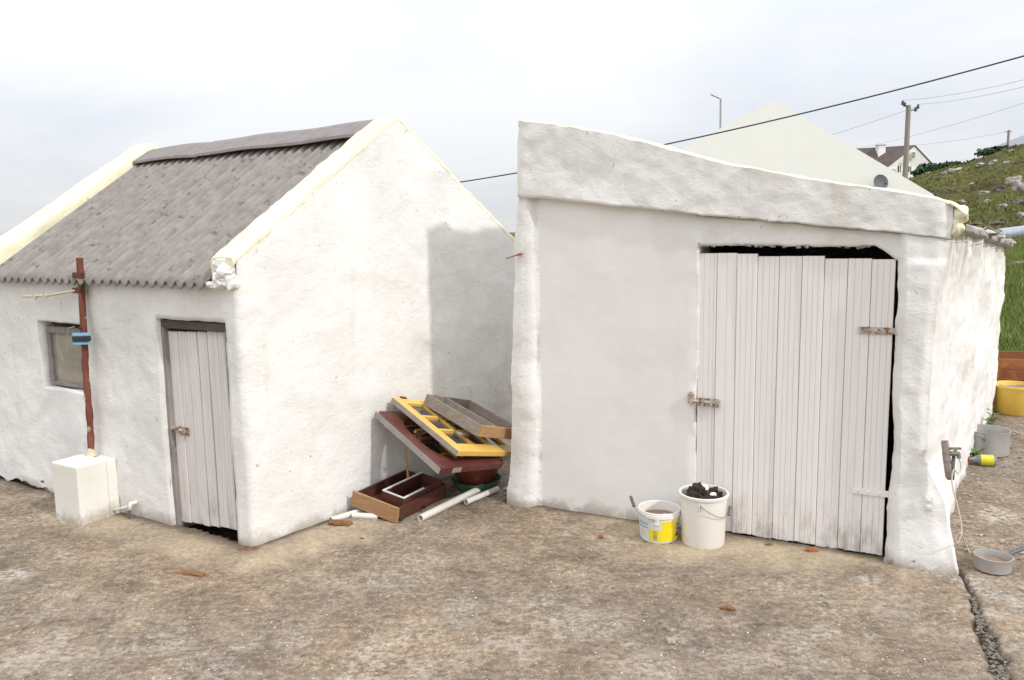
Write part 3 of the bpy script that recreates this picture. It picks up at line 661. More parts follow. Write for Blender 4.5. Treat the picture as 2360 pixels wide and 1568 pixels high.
# reveals of the doorway
j1 = max(j for j, k in enumerate(KN) if k[0] == 0)
il = int(np.argmin(abs(cols - DL))); ir = int(np.argmin(abs(cols - DR))); dd = np.linspace(0, .28, 6)
for P_ in (PF[il, :j1 + 1], PF[ir, :j1 + 1], PF[il:ir + 1, j1]):
    mb.grid(np.stack([P_ - NS * d for d in dd], 1) + 0)
mb.build('front_wall', 'wash', shed, S0, smooth=True, merge=.0005)
mb = MB(); mb.grid(PF, ~pan); o = mb.build('infill_panel', 'wash_smooth', shed, S0, smooth=True, merge=.0005)
bm = bmesh.new(); bm.from_mesh(o.data); bmesh.ops.delete(bm, geom=[v for v in bm.verts if not v.link_faces], context='VERTS'); bm.to_mesh(o.data); bm.free()
o['label'] = 'smooth rendered panel beside the boarded door'
o = [c for c in shed.children if c.name.startswith('front_wall')][0]
bm = bmesh.new(); bm.from_mesh(o.data); bmesh.ops.delete(bm, geom=[v for v in bm.verts if not v.link_faces], context='VERTS'); bm.to_mesh(o.data); bm.free()
mb = MB(); r9 = random.Random(11)
for k in range(46):
    s_ = DL + (r9.random() ** 1.4) * 1.0; w_ = r9.uniform(.004, .013)
    v_, f_ = lump(sp(s_, float(zh_(s_)) + r9.uniform(-.006, .008), r9.uniform(-.03, .01)), (w_, w_ * .8, w_ * .6), .4, k, 2, .4); mb.add(v_, f_)
tag(mb.build('crumbling_edge', 'roofedge', shed, None), 'crumbling plaster along the head of the wide door', kind='stuff')
# parapet coping
ss = lin(-.10, 2.655, .02); prof = [(.046, -.012), (.046, -.003), (.03, .006), (-.05, .012), (-.14, .012), (-.24, .004), (-.25, -.03), (-.25, -.13)]
P_ = np.array([[sp(s, float(zt_(s)) + b - (.05 * max(0, (s - 2.56) / .1) ** 2) - .02 * max(0, (-.06 - s) / .05), d) for d, b in prof] for s in ss]); sub = []
for i in range(len(prof) - 1):
    for k in range(3): sub.append(P_[:, i] * (1 - k / 3) + P_[:, i + 1] * (k / 3))
sub.append(P_[:, -1]); P_ = disp(np.stack(sub, 1), .014, 23, .006); mb = MB(); mb.grid(P_)
for e in (0, -1): mb.add(P_[e], [tuple(range(P_.shape[1]))])
o = mb.build('coping', 'cream', shed, None, smooth=True); o['label'] = 'cream painted top of the sloping parapet'
mb = MB()
for k, (s, z, d, r) in enumerate(((2.595, 2.05, -.05, (.05, .10, .055)), (2.575, 1.99, -.05, (.045, .09, .06)), (2.585, 2.03, -.15, (.05, .09, .07)))):
    v_, f_ = lump(sp(s, z, d), r, .22, 80 + k, 4, .3); mb.add(v_, f_)
o = mb.build('parapet_end', 'cream', shed, None, smooth=True); o['label'] = 'broken cream end of the parapet'
# right hand side wall
Wend = G(2290, 935); WDv = Wend - sp(2.53, 0); WL_ = np.linalg.norm(WDv); WDv = WDv / WL_; NW = np.array([WDv[1], -WDv[0], 0])
rowsj = list(range(PF.shape[1])); ts = np.concatenate([np.linspace(0, .12, 14)[:-1], np.linspace(.12, 1, 90)])
jside = [j for j in rowsj if PF[-1, j, 2] <= 2.0]
E0 = PF[-1, jside]; zmax = E0[-1, 2]
zfar = E0[:, 2] / zmax * 1.76
Pw = []
for t in ts:
    bulge = 1 - sstep(0, .10, t)
    base = np.array([sp(2.53, 0) + WDv * (t * WL_) + UP * (e[2] * (1 - t) + zf * t) for e, zf in zip(E0, zfar)])
    off = (E0 - np.array([[*(sp(2.53, 0)[:2]), 0]]) - np.array([[0, 0, 1.]]) * E0[:, 2:3])
    p = base + off * bulge + NW * .012
    Pw.append(p if t == 0 else disp(p, .03 * min(1, t * 12), 33, .009 * min(1, t * 12)))
Pw = np.array(Pw); Pw[0] = E0
mb = MB(); mb.grid(Pw); o = mb.build('side_wall', 'sidewash', shed, None, smooth=True)
# left wall, rear wall, roof
LA = sp(-.12, 0); LB = LA + WDv * WL_ * .98; mb = MB()
P_ = np.array([[sp(float(s_left(z)), z, -.01 if z < 2.2 else .02) * 1 + (LB - LA) * t for z in np.linspace(-.05, 2.73, 50)] for t in np.linspace(0, 1.04, 60)]); mb.grid(disp(P_, .02, 23, .0075)); mb.build('side_wall', 'wash', shed, None, smooth=True)
RB = sp(2.53, 0) + WDv * WL_
mb = MB(); mb.grid(disp(np.array([[LB + (RB - LB) * t + UP * z * (1 - .27 * t * (z > 1)) for z in np.linspace(-.05, 2.6, 20)] for t in np.linspace(-.05, 1, 30)]))); mb.build('rear_wall', 'wash', shed, None, smooth=True)
mb = MB(); a0 = sp(-.1, 2.55, .012); a1 = sp(2.52, 1.95, .012); b0_ = LB + UP * 2.5; b1_ = RB + UP * 1.76 + NW * -.03
P_ = np.array([[(a0 * (1 - i) + a1 * i) * (1 - j) + (b0_ * (1 - i) + b1_ * i) * j for j in np.linspace(0, 1, 20)] for i in np.linspace(0, 1, 20)]); mb.grid(P_); mb.build('roof', 'roofedge', shed, None, solid=.05)
# cement verge along the top of the side wall
mb = MB(); P_ = []
for t in np.linspace(.015, 1.03, 90):
    c = sp(2.53, 0) + WDv * (t * WL_) + UP * (2.0 * (1 - t) + 1.765 * t)
    P_.append([c + NW * a + UP * b for a, b in ((-.15, .05), (-.05, .045), (.05, .03), (.072, .018), (.074, -.012), (.05, -.025), (-.02, -.025))])
mb.grid(disp(np.array(P_), .010, 3, .008)); o = mb.build('roof_verge', 'roofedge', shed, None); o['label'] = 'rough grey cement verge over the side wall'
for t in (.45, .62, .78, .93):
    c = sp(2.53, 0) + WDv * (t * WL_) + UP * (2.0 * (1 - t) + 1.765 * t)
    v_, f_ = lump(c + NW * .06 + UP * .02, (.09, .07, .014), .3, int(t * 100), 2, .5, rz(1.)); MB().add(v_, f_).build('verge_stone', 'roofedge', shed, None)
mb = MB(); pp = [sp(2.53, 0) + WDv * (t * WL_) + UP * (2.075 * (1 - t) + 1.83 * t + .02 * math.sin(t * 40)) + NW * (.06 + .04 * math.sin(t * 23)) for t in np.linspace(.35, 1.02, 40)]; mb.tube(pp, .006, 6); mb.build('net_rope', 'greywood', shed, None)
# rusty nail in the left pillar, old socket on the right pillar
mb = MB(); mb.tube([sp(-.105, 1.84, .045), sp(-.165, 1.815, .12)], .0055, 6).tube([sp(-.07, 1.845, .055), sp(-.105, 1.84, .06)], .009, 6); o = mb.build('nail', 'orange', shed, None); o['label'] = 'rusty nail in the left pillar'
mb = MB(); mb.box(sp(2.545, .405, .075), SD * .022, NS * .006, UP * .042)
for z in (.385, .425): mb.box(sp(2.545, z, .083), SD * .012, NS * .006, UP * .010)
o = mb.build('cable_clip', 'block', shed, None, bevel=.004)
# boarded door
pxe = [1610, 1652.6, 1698.8, 1746, 1796, 1849, 1900, 1954, 2009.2, 2064]
def s_of(px, py):
    p = V(px, py, sp(0, 0, -.012), NS); return (p - S0) @ SD
se = [s_of(p, 592) for p in pxe]; se = [se[0] + (q - se[0]) * (2.312 - se[0]) / (se[-1] - se[0]) for q in se]
bdoor = bpy.data.objects.new('boarded_door', None); link(bdoor, shed, sp(1.75, 0, -.055))
for z in (.4, 1.4): MB().box(sp(1.74, z, -.055), SD * .55, NS * .011, UP * .05).build('ledge', 'greywood', bdoor, None)
bdoor['label'] = 'wide door of vertical white painted boards'
shr = 0.0
for k in range(9):
    w = se[k + 1] - se[k] - .0022; gr = [w * q for q in ((.3, .62, .85), (.5,), (.22, .5, .78), (.25, .55, .8), (.28, .5, .75), (.26, .5, .76), (.33, .66), (.3, .62), (.25, .5, .78))[k]]
    top = 1.842 - .0048 * k + (.006 if k in (1, 2, 5) else 0) - (.006 if k in (3, 6) else 0)
    pb_ = sp(se[k] + .001, 0, -.014 + .004 * ((k * 7) % 3 - 1)); plank(MB(), pb_, SD, NS, w, .012 + .004 * (k % 3), top, .02, gr, .005, 20 + k).build('plank', 'paintedplank', bdoor, None)
for z, s0 in ((1.388, 2.16), (.405, 2.16)):
    mb = MB(); mb.box(sp(s0 + .075, z, -.004), SD * .105, NS * .004, UP * .019); mb.box(sp(s0 + .188, z - .002, .004), SD * .014, NS * .012, UP * .026)
    for q in (.0, .06, .12): mb.lathe(sp(s0 + q, z, .0), [(.010, 0), (.008, .004), (0, .006)], 8, NS)
    mb.tube([sp(s0 + .195, z - .03, .004), sp(s0 + .215, z - .035, .0), sp(s0 + .25, z - .04, -.0)], .007, 6)
    o = mb.build('strap_hinge', 'bolt' if z > 1 else 'paintedplank', bdoor, None)
mb = MB(); c = sp(1.245, .875, .012); mb.box(c - NS * .008, SD * .072, NS * .004, UP * .026); mb.tube([sp(1.15, .882, .02), sp(1.30, .878, .02)], .011, 8)
for q in (-.03, .03, .06): mb.box(c + SD * q + NS * .01, SD * .007, NS * .014, UP * .022)
mb.tube([sp(1.27, .88, .03), sp(1.27, .855, .035)], .006, 6)
o = mb.build('door_bolt', 'bolt', bdoor, None); o['label'] = 'rusty barrel bolt on the wide door'
mb = MB(); mb.box(sp(1.135, .895, .012), SD * .018, NS * .014, UP * .03); mb.lathe(sp(1.137, .925, .02), [(0, .014), (.014, .01), (.018, 0), (.014, -.01), (0, -.014)], 10, NS); mb.build('bolt_keep', 'bolt', shed, None)

# ------------------------------------------------------------------ rusty pole in its concrete block
bl_f, bl_l, bl_r = G(188, 1211), G(127, 1193), G(277, 1180)
htop = V(183, 1078, bl_f, np.array([0, 1., 0]))[2]
ax1 = bl_l - bl_f; ax2 = bl_r - bl_f
pole = thing('rusty_pole', bl_f + (ax1 + ax2) / 2, 'rust red steel pole set in a white concrete block', 'pole')
mb = MB(); e1 = ax1 * .96; split = .76
def prism(mb, o, a, b, h): mb.box(o + a / 2 + b / 2 + UP * h / 2, a / 2, b / 2, UP * h / 2)
prism(mb, bl_f - UP * .02, e1, ax2 * split, htop + .02); o = mb.build('concrete_block', 'block', pole, None, bevel=.012)
mb = MB(); prism(mb, bl_f + ax2 * (split + .004) - UP * .02 + e1 * .02, e1 * .95, ax2 * (1 - split) * 1.1, htop + .01); mb.build('concrete_block', 'block', pole, None, bevel=.012)
pc = V(210, 1049, bl_f + UP * htop, UP); ptop = V(183, 588, pc, np.array([0, 1., 0])); pd = unit(ptop - pc); plen = np.linalg.norm(ptop - pc)
pts = [pc - pd * .02 + pd * (plen * t) + np.array([.006 * math.sin(t * 9), 0, 0]) * (t < .5) for t in np.linspace(0, 1, 30)]
rad_ = [.0235 - .003 * math.sin(i * 1.7) * (i < 14) for i in range(30)]
mb = MB(); mb.tube(pts, rad_, 14); o = mb.build('shaft', 'rust', pole, None, smooth='angle'); o['label'] = 'flaking rust red pole shaft'
MB().lathe(pc - UP * .004, [(.05, 0), (.04, .008), (.027, .03), (.024, .06)], 16).build('base_collar', 'rod', pole, None, smooth=True)
wl = FD  # arm runs along the wall
for y0, r_ in ((635, .03), (670, .034)):
    c = V(184, y0, pc, np.array([0, 1., 0])); mb = MB(); mb.tube([c - pd * .014, c + pd * .014], r_, 10)
    mb.box(c - wl * -.045, wl * .02, NF * .012, UP * .014); mb.box(c + wl * .05, wl * .02, NF * .015, UP * .02)
    for q in (-1, 1): mb.tube([c - wl * .06 + UP * .014 * q, c - wl * .02 + UP * .014 * q], .006, 6)
    mb.tube([c - wl * .06 - UP * .03, c - wl * .055 + UP * .035], .004, 6); mb.build('clamp', 'darkrust', pole, None)
ca_ = V(176, 670, pc, np.array([0, 1., 0])); cb_ = V(52, 684, pc, NF); cm = ca_ * .45 + cb_ * .55 - UP * .004
mb = MB(); mb.tube([ca_, ca_ * .5 + cb_ * .5 - UP * .012, cb_], .009, 8)
for t in (.55, .75): c = ca_ * (1 - t) + cb_ * t - UP * .01; mb.box(c, wl * .012, NF * .015, UP * .012); mb.tube([c - UP * .03, c + UP * .03], .003, 5)
o = mb.build('arm', 'rod', pole, None); o['label'] = 'bent cream rod sticking out from the pole'
for y_ in (757,):
    c = V(190, y_, pc, np.array([0, 1., 0])); MB().tube([c - pd * .008, c + pd * .008], .027, 10).build('tape', 'black', pole, None)
mb = MB(); c0 = V(178, 752, pc, np.array([0, 1., 0])) - np.array([0, .03, 0]); pp = [c0, c0 + np.array([-.05, 0, -.01]), c0 + np.array([-.075, 0, -.09]), c0 + np.array([-.07, 0, -.2])]; mb.tube(pp, .004, 6); mb.build('loose_wire', 'wire', pole, None)
# blue cable winder
c = V(188, 781, pc - np.array([0, .05, 0]), np.array([0, 1., 0])); kx = np.array([1., 0, 0]); ky = np.array([0, 1., 0])
wnd = thing('cable_winder', c - UP * .04, 'blue plastic winder wound with black cable, tied to the rusty pole', 'winder')
mb = MB(); mb.box(c + UP * .031, kx * .060, ky * .012, UP * .011).box(c - UP * .031, kx * .060, ky * .012, UP * .011).box(c, kx * .035, ky * .008, UP * .022); mb.build('winder_frame', 'blue', wnd, None, bevel=.003)
mb = MB(); mb.box(c, kx * .058, ky * .022, UP * .0195); mb.build('wound_cable', 'black', wnd, None, bevel=.006)
# tap stub and white hose at the foot of the wall
c = G(313, 1190); c = front_pt((c - A) @ FD, 0, .035)
tp = thing('wall_outlet', c, 'small white outlet pipe with dark tap at the foot of the wall', 'pipe')
MB().tube([c + UP * .10 - NF * .05, c + UP * .105 + NF * .01, c + UP * .06 + NF * .02], .016, 8).build('spout', 'pvc', tp, None, smooth=True)
MB().tube([c + UP * .062 + NF * .02, c + UP * .0 + NF * .025], .011, 8).build('stem', 'grip', tp, None)
MB().tube([c + UP * .09, c + FD * .12 + UP * .05 + NF * .02, c + FD * .24 + UP * .012 + NF * .03, c + FD * .30 + UP * .03 - NF * .02], .009, 6).build('hose', 'pvc', tp, None, smooth=True)

# ------------------------------------------------------------------ pile of frames between the sheds
def bars(mb, o, ax, ay, n, lst, th):
    for (x0, x1, y0, y1) in lst: mb.box(o + ax * ((x0 + x1) / 2) + ay * ((y0 + y1) / 2) - n * th / 2, ax * ((x1 - x0) / 2), ay * ((y1 - y0) / 2), n * th / 2)
    return mb
# brown frame
def lean(tlp, blp, brp, dist_bl, dist_br):
    bl = D(*blp, dist_bl); x = unit(D(*brp, dist_br) - bl); d = ray(*tlp); tl = CAM + d * (((bl - CAM) @ x) / (d @ x))
    return bl, x, unit(tl - bl), np.linalg.norm(tl - bl)
bbl, bx_, by_, bh = lean((867, 948), (1016, 1081), (1165, 1067), 5.41, 5.95)
bn = unit(np.cross(bx_, by_)); bn = bn if bn[2] > 0 else -bn
BLn = .70
fr = thing('mahogany_frame', bbl, 'red-brown wooden frame with round-cornered opening, lowest of the leaning frames', 'frame')
mb = MB(); n_ = 72; outer = []; inner = []; cx_, cy_ = BLn / 2, bh / 2
for k in range(n_):
    a = 2 * math.pi * k / n_; c_, s_ = math.cos(a), math.sin(a)
    m_ = max(abs(c_) / cx_, abs(s_) / cy_); outer.append((cx_ + c_ / m_, cy_ + s_ / m_))
    q = (abs(c_) ** 3.2 / (cx_ - .10) ** 3.2 + abs(s_) ** 3.2 / (cy_ - .12) ** 3.2) ** (-1 / 3.2); inner.append((cx_ + c_ * q, cy_ + s_ * q))
rings = []
for prof_, src in (((0, -.045), outer), ((0, 0), outer), ((.7, .006), None), ((.93, .002), None), ((1, -.012), inner), ((1.0, -.045), inner)):
    f_, h_ = prof_; ring = []
    for k in range(n_):
        x = outer[k][0] * (1 - f_) + inner[k][0] * f_; y = outer[k][1] * (1 - f_) + inner[k][1] * f_
        ring.append(bbl + bx_ * x + by_ * y + bn * h_)
    rings.append(ring + [ring[0]])
mb.grid(np.array(rings)); mb.build('frame', 'mahog', fr, None, merge=.0005, smooth='angle')
mb = MB(); mb.add([bbl + bx_ * x + by_ * y - bn * .03 for x, y in inner], [tuple(range(n_))]); mb.build('pane', 'glass', fr, None)
MB().box(bbl + bx_ * .36 + by_ * (bh * .52) - bn * .014, bx_ * .24, by_ * .010, bn * .012).build('glazing_bar', 'mahog', fr, None)
MB().box(bbl + bx_ * .36 + by_ * (bh * .30) - bn * .012, bx_ * .010, by_ * .15, bn * .010).build('glazing_bar', 'tanwood', fr, None)
MB().box(bbl + bx_ * .28 + by_ * (bh * .68) - bn * .010, unit(bx_ + by_ * .3) * .12, by_ * .008, bn * .010).build('glazing_bar', 'tanwood', fr, None)
mb = MB(); bars(mb, bbl, bx_, by_, bn, [(-.004, -.0005, .0, bh)], .043); mb.build('bare_edge', 'barewood', fr, None)
mb = MB(); mb.box(bbl + bx_ * .17 - by_ * .002 - bn * .022, bx_ * .045, by_ * .002, bn * .018); mb.build('metal_tag', 'barewood', fr, None)
# yellow sash
ybl, yx, yy_, yh = lean((905, 916), (1057, 1040), (1175, 1042), 5.52, 6.0)
yn = unit(np.cross(yx, yy_)); yn = yn if yn[2] > 0 else -yn
ys_ = thing('yellow_window_sash', ybl, 'yellow painted window sash with small dark panes leaning on the pile', 'window')
YL = .76; st = .085; th = .04
mb = MB(); bars(mb, ybl, yx, yy_, yn, [(0, st, 0, yh), (YL - st, YL, 0, yh)], th); mb.build('stile', 'yellow', ys_, None, bevel=.003)
mb = MB(); bars(mb, ybl, yx, yy_, yn, [(st + .0005, YL - st - .0005, 0, .105)], th); mb.build('rail', 'yellow', ys_, None, bevel=.003)
mb = MB(); bars(mb, ybl, yx, yy_, yn, [(st + .0005, YL - st - .0005, yh - .075, yh)], th); mb.build('rail', 'yellow', ys_, None, bevel=.003)
ih = yh - .18; rows_ = [.105 + ih * q for q in (1 / 3, 2 / 3)]; colx = (.285, .485)
for y_ in rows_: bars(MB(), ybl, yx, yy_, yn, [(st + .0005, YL - st - .0005, y_ - .013, y_ + .013)], .028).build('glazing_bar', 'yellow', ys_, None)
for x_ in colx: bars(MB(), ybl - yn * .003, yx, yy_, yn, [(x_ - .012, x_ + .012, .1055, yh - .0755)], .022).build('glazing_bar', 'yellow', ys_, None)
xb = [st] + list(colx) + [YL - st]; yb = [.105] + rows_ + [yh - .075]
for i in range(3):
    for j in range(3): bars(MB(), ybl - yn * .022, yx, yy_, yn, [(xb[i] + .001, xb[i + 1] - .001, yb[j] + .001, yb[j + 1] - .001)], .003).build('pane', 'glass', ys_, None)
mb = MB(); bars(mb, ybl, yx, yy_, yn, [(-.003, -.0004, .0, yh)], .039); mb.build('bare_edge', 'barewood', ys_, None)
MB().box(ybl + yx * .115 + yy_ * (yh + .003) + yn * .004, yx * .03, yy_ * .012, yn * .004).build('hinge', 'darkrust', ys_, None)
# grey tray with divider
dp = .085
for db in np.arange(5.75, 5.2, -.01):          # slide the tray along its sight line until it rests on the sash
    gbl, gx, gy, gh = lean((984, 908), (1108, 981), (1172, 988), db, 5.95)
    gn = unit(np.cross(gx, gy)); gn = gn if gn[2] > 0 else -gn
    if min((p - gn * dp - ybl) @ yn for p in (gbl, gbl + gy * gh, gbl + gx * .5, gbl + gx * .5 + gy * gh)) > .003: break
gn = unit(np.cross(gx, gy)); gn = gn if gn[2] > 0 else -gn
tr = thing('wooden_tray', gbl, 'weathered grey wooden tray with a divider, on top of the yellow sash', 'tray')
TL = .50
bars(MB(), gbl, gx, gy, gn, [(0, .018, 0, gh)], dp).build('side_board', 'greywood', tr, None)
bars(MB(), gbl, gx, gy, gn, [(TL - .018, TL, 0, gh)], dp).build('side_board', 'greywood', tr, None)
o = bars(MB(), gbl, gx, gy, gn, [(.0185, TL - .0185, 0, .016)], dp).build('front_board', 'tanwood', tr, None); o['label'] = 'tan front board of the tray'
bars(MB(), gbl, gx, gy, gn, [(.0185, TL - .0185, gh - .016, gh)], dp).build('back_board', 'greywood', tr, None)
bars(MB(), gbl - gn * .004, gx, gy, gn, [(.20, .216, .0165, gh - .0165)], dp - .016).build('divider', 'greywood', tr, None)
for k in range(5):
    w_ = (gh - .05) / 5; y_ = .02 + k * w_
    bars(MB(), gbl - gn * (dp - .012), gx, gy, gn, [(.0185, TL - .0185, y_, y_ + w_ * .86)], .010).build('floor_slat', 'greywood', tr, None)
# splinter lying across the sash
c = V(1065, 1000, ybl + yn * .02, yn); single(MB().box(c, yx * .055, yy_ * .022, yn * .006).build('wood_splinter', 'greywood', None, None), 'grey splinter of board lying across the yellow sash', 'wood')

# drawer on the ground
dl, dr = V(810, 1168, A + NG * .05, NG), G(914.5, 1210); dx = dr - dl; dw = np.linalg.norm(dx); dx = dx / dw
dyv = GD - dx * (GD @ dx); dyv = unit(dyv * .75 + (GD - dx * (GD @ dx)) * .25); DZ = np.cross(dx, dyv); DZ = DZ if DZ[2] > 0 else -DZ
dhh = .122; dlen = .60
drw = thing('old_drawer', dr, 'old wooden drawer with tan veneer front lying on the concrete', 'drawer')
def dpnt(x, y, z): return dl + dx * x + dyv * y + DZ * z
def dbox(x0, x1, y0, y1, z0, z1): return MB().box(dpnt((x0 + x1) / 2, (y0 + y1) / 2, (z0 + z1) / 2), dx * ((x1 - x0) / 2), dyv * ((y1 - y0) / 2), DZ * ((z1 - z0) / 2))
o = dbox(0, dw, 0, .018, .005, dhh).build('drawer_front', 'veneer', drw, None, bevel=.002); o['label'] = 'tan veneered drawer front'
dbox(.012, .026, .0185, dlen, .012, dhh - .012).build('drawer_side', 'darkwood', drw, None)
dbox(dw - .026, dw - .012, .0185, dlen, .012, dhh - .012).build('drawer_side', 'darkwood', drw, None)
dbox(.0265, dw - .0265, dlen - .014, dlen, .012, dhh - .012).build('drawer_back', 'darkwood', drw, None)
dbox(.0265, dw - .0265, .0185, dlen - .0145, .012, .020).build('drawer_bottom', 'darkwood', drw, None)
for y_ in (.03, .30): MB().tube([dpnt(dw - .012, y_, .035), dpnt(dw + .02, y_, .033)], .011, 8).build('runner', 'black', drw, None)
# metal rimmed tray inside it
ib = thing('rimmed_box', dpnt(.15, .12, .021), 'small brown box with pale metal rim inside the old drawer', 'box')
x0, x1, y0, y1, z0, z1 = .46 * dw, dw - .032, .10, .56, .0215, .15
for a in ((x0, x0 + .01, y0, y1), (x1 - .01, x1, y0, y1), (x0 + .0105, x1 - .0105, y0, y0 + .01), (x0 + .0105, x1 - .0105, y1 - .01, y1)): dbox(*a, z0, z1).build('box_side', 'darkwood', ib, None)
dbox(x0 + .0105, x1 - .0105, y0 + .0105, y1 - .0105, z0, z0 + .008).build('box_bottom', 'darkwood', ib, None)
for a in ((x0 - .003, x0 + .012, y0 - .003, y1 + .003), (x1 - .012, x1 + .003, y0 - .003, y0 + .24), (x0 + .0125, x1 - .0125, y0 - .003, y0 + .011)): dbox(*a, z1 + .0005, z1 + .009).build('metal_rim', 'labelwhite', ib, None, bevel=.002)
# stick between drawer and brown frame
c = dpnt(.24, .46, .15); q = V(934, 1045, c, np.array([0, 1., 0])); e = V(942, 1095, c, np.array([0, 1., 0]))
single(MB().tube([e - UP * .09, q + UP * .03], .009, 6).build('thin_stick', 'tanwood', None, None), 'thin tan stick standing in the drawer under the red-brown frame', 'stick')
# basins under the frames
gb = G(1098, 1122); single(MB().lathe(gb, [(0, .004), (.15, .004), (.16, 0), (.20, .07), (.205, .075), (.195, .075), (.15, .012), (0, .012)], 40).build('green_basin', 'green', None, None, smooth='angle'), 'dark green plastic basin under the red-brown bowl', 'basin')
rb = gb + UP * .0125 + np.array([.0, .03, 0]); o = MB().lathe(rb, [(0, 0), (.10, 0), (.12, .008), (.17, .10), (.205, .21), (.225, .25), (.228, .262), (.215, .262), (.16, .10), (.11, .012), (0, .01)], 48).build('red_brown_bowl', 'redbowl', None, None, smooth='angle'); single(o, 'red-brown plastic bowl propping up the leaning frames', 'bowl')
# a block to carry the frames at the rear
# white plastic pipes
def pipe(name, a, b, r, lab):
    a = np.asarray(a, float) + UP * r; b = np.asarray(b, float) + UP * r; t = unit(b - a); L_ = np.linalg.norm(b - a); m = MB()
    m.lathe(a, [(r * .82, .06), (r * .82, 0), (r, 0), (r, L_), (r * .82, L_), (r * .82, L_ - .06)], 18, t); o = m.build(name, 'pvc', None, None, smooth='angle'); single(o, lab, 'pipe'); return o
pipe('white_pipe', G(969, 1203), G(1112, 1131), .026, 'longest white plastic pipe lying beside the old drawer')
pipe('white_pipe', G(1074, 1164), G(1147, 1133), .022, 'short stained white pipe lying behind the longest one')
pipe('white_pipe', G(763, 1206), G(848, 1180), .022, 'white pipe lying along the foot of the gable')
pipe('white_pipe', G(813, 1195), G(872, 1198), .022, 'white pipe end sticking out under the drawer front')
pipe('pipe_offcut', G(1166, 1140), G(1172, 1136), .026, 'stub of white pipe at the foot of the shed pillar')

# ------------------------------------------------------------------ buckets
def cyl_patch(c, r0_, r1_, h, a0, a1, z0, z1, off=.0012, n=18):
    P_ = [[c + np.array([math.cos(a), math.sin(a), 0]) * (r0_ + (r1_ - r0_) * max(0, z - .012) / (h - .052) + off) + UP * z for z in np.linspace(z0, z1, 4)] for a in np.linspace(a0, a1, n)]
    return MB().grid(np.array(P_))
def ca(px, py, c):  # angle on the bucket that faces the camera
    d = CAM - c; return math.atan2(d[1], d[0])
wc = G(1620, 1250); wh = V(1616, 1133, wc, np.array([0, 1., 0]))[2]
wb = thing('white_bucket', wc, 'tall white plastic bucket filled with dark turf', 'bucket')
r0_, r1_ = .134, .150
o = MB().lathe(wc, [(0, .004), (r0_ - .004, .002), (r0_, .012), (r1_ - .004, wh - .025), (r1_ - .002, wh - .024), (r1_ + .006, wh - .02), (r1_ + .008, wh - .004), (r1_ + .002, wh), (r1_ - .006, wh - .002), (r1_ - .008, wh - .02), (r0_ - .006, .012), (0, .010)], 64).build('pail', 'bucket', wb, None, smooth='angle')
fa = ca(0, 0, wc); 
def wp(a, z, off=0.): return wc + np.array([math.cos(a), math.sin(a), 0]) * (r0_ + (r1_ - r0_) * z / wh + off) + UP * z
for da in (-.16, -.06): mb = MB(); mb.box(wp(fa + da, wh - .055, .004), np.array([-math.sin(fa + da), math.cos(fa + da), 0]) * .004, np.array([math.cos(fa + da), math.sin(fa + da), 0]) * .006, UP * .018); mb.build('handle_lug', 'bucket', wb, None)
lug = fa - .11
pp = [wp(lug, wh - .045, .010)]
for t in np.linspace(.12, 1, 14): pp.append(wp(lug + t * 1.38, wh - .045 - .085 * math.sin(t * math.pi * .62), .018))
MB().tube(pp, .0026, 6).build('bail_wire', 'wire', wb, None)
pa_, pb_ = wp(lug + 1.36, wh - .13, .02), wp(lug + 1.62, wh - .085, .02); MB().tube([pa_, pb_], .011, 10).build('grip', 'grip', wb, None)
MB().tube([wp(lug + 1.38, wh - .125, .018), pa_], .003, 6).build('bail_wire', 'wire', wb, None)
tz_ = wh - .05
turf = [(-.085, -.03, .015, (.05, .055, .05)), (-.03, -.075, .0, (.06, .04, .035)), (.045, -.06, -.002, (.06, .045, .038)), (-.035, .02, .055, (.045, .05, .055)), (.02, .03, .012, (.05, .05, .04)), (.075, .045, .03, (.055, .035, .03)), (.10, -.01, .012, (.032, .05, .035)), (-.06, .085, .012, (.05, .04, .04)), (.03, .095, .015, (.05, .035, .035))]
for k, (x, y, z, r_) in enumerate(turf):
    v_, f_ = lump(wc + np.array([x * .82, y * .82, tz_ + z + .004]), np.array(r_) * .82, .36, 120 + k, 3, .5, reuler(.4 * math.sin(k * 3), .4 * math.cos(k * 2), k * 1.1)); o = MB().add(v_, f_).build('turf_sod', 'peat', None, None); tag(o, 'crumbly dark brown turf sod in the tall white bucket', 'turf', 'turf sods in the white bucket')
MB().disc(wc + UP * (tz_ - .03), r1_ - .013).build('turf_fill', 'peat', wb, None)
for k, (x, y, z, lab) in enumerate(((.005, .045, .065, 'crumpled cream paper scrap behind the turf in the bucket'), (.055, -.045, .045, 'torn white paper scrap on top of the turf'))):
    v_, f_ = lump(wc + np.array([x, y, tz_ + z]), (.034, .028, .016) if k == 0 else (.028, .020, .010), .5, 140 + k, 2, .4, reuler(.3, .2, k)); single(MB().add(v_, f_).build('paper_scrap', 'paper', None, None), lab, 'paper')
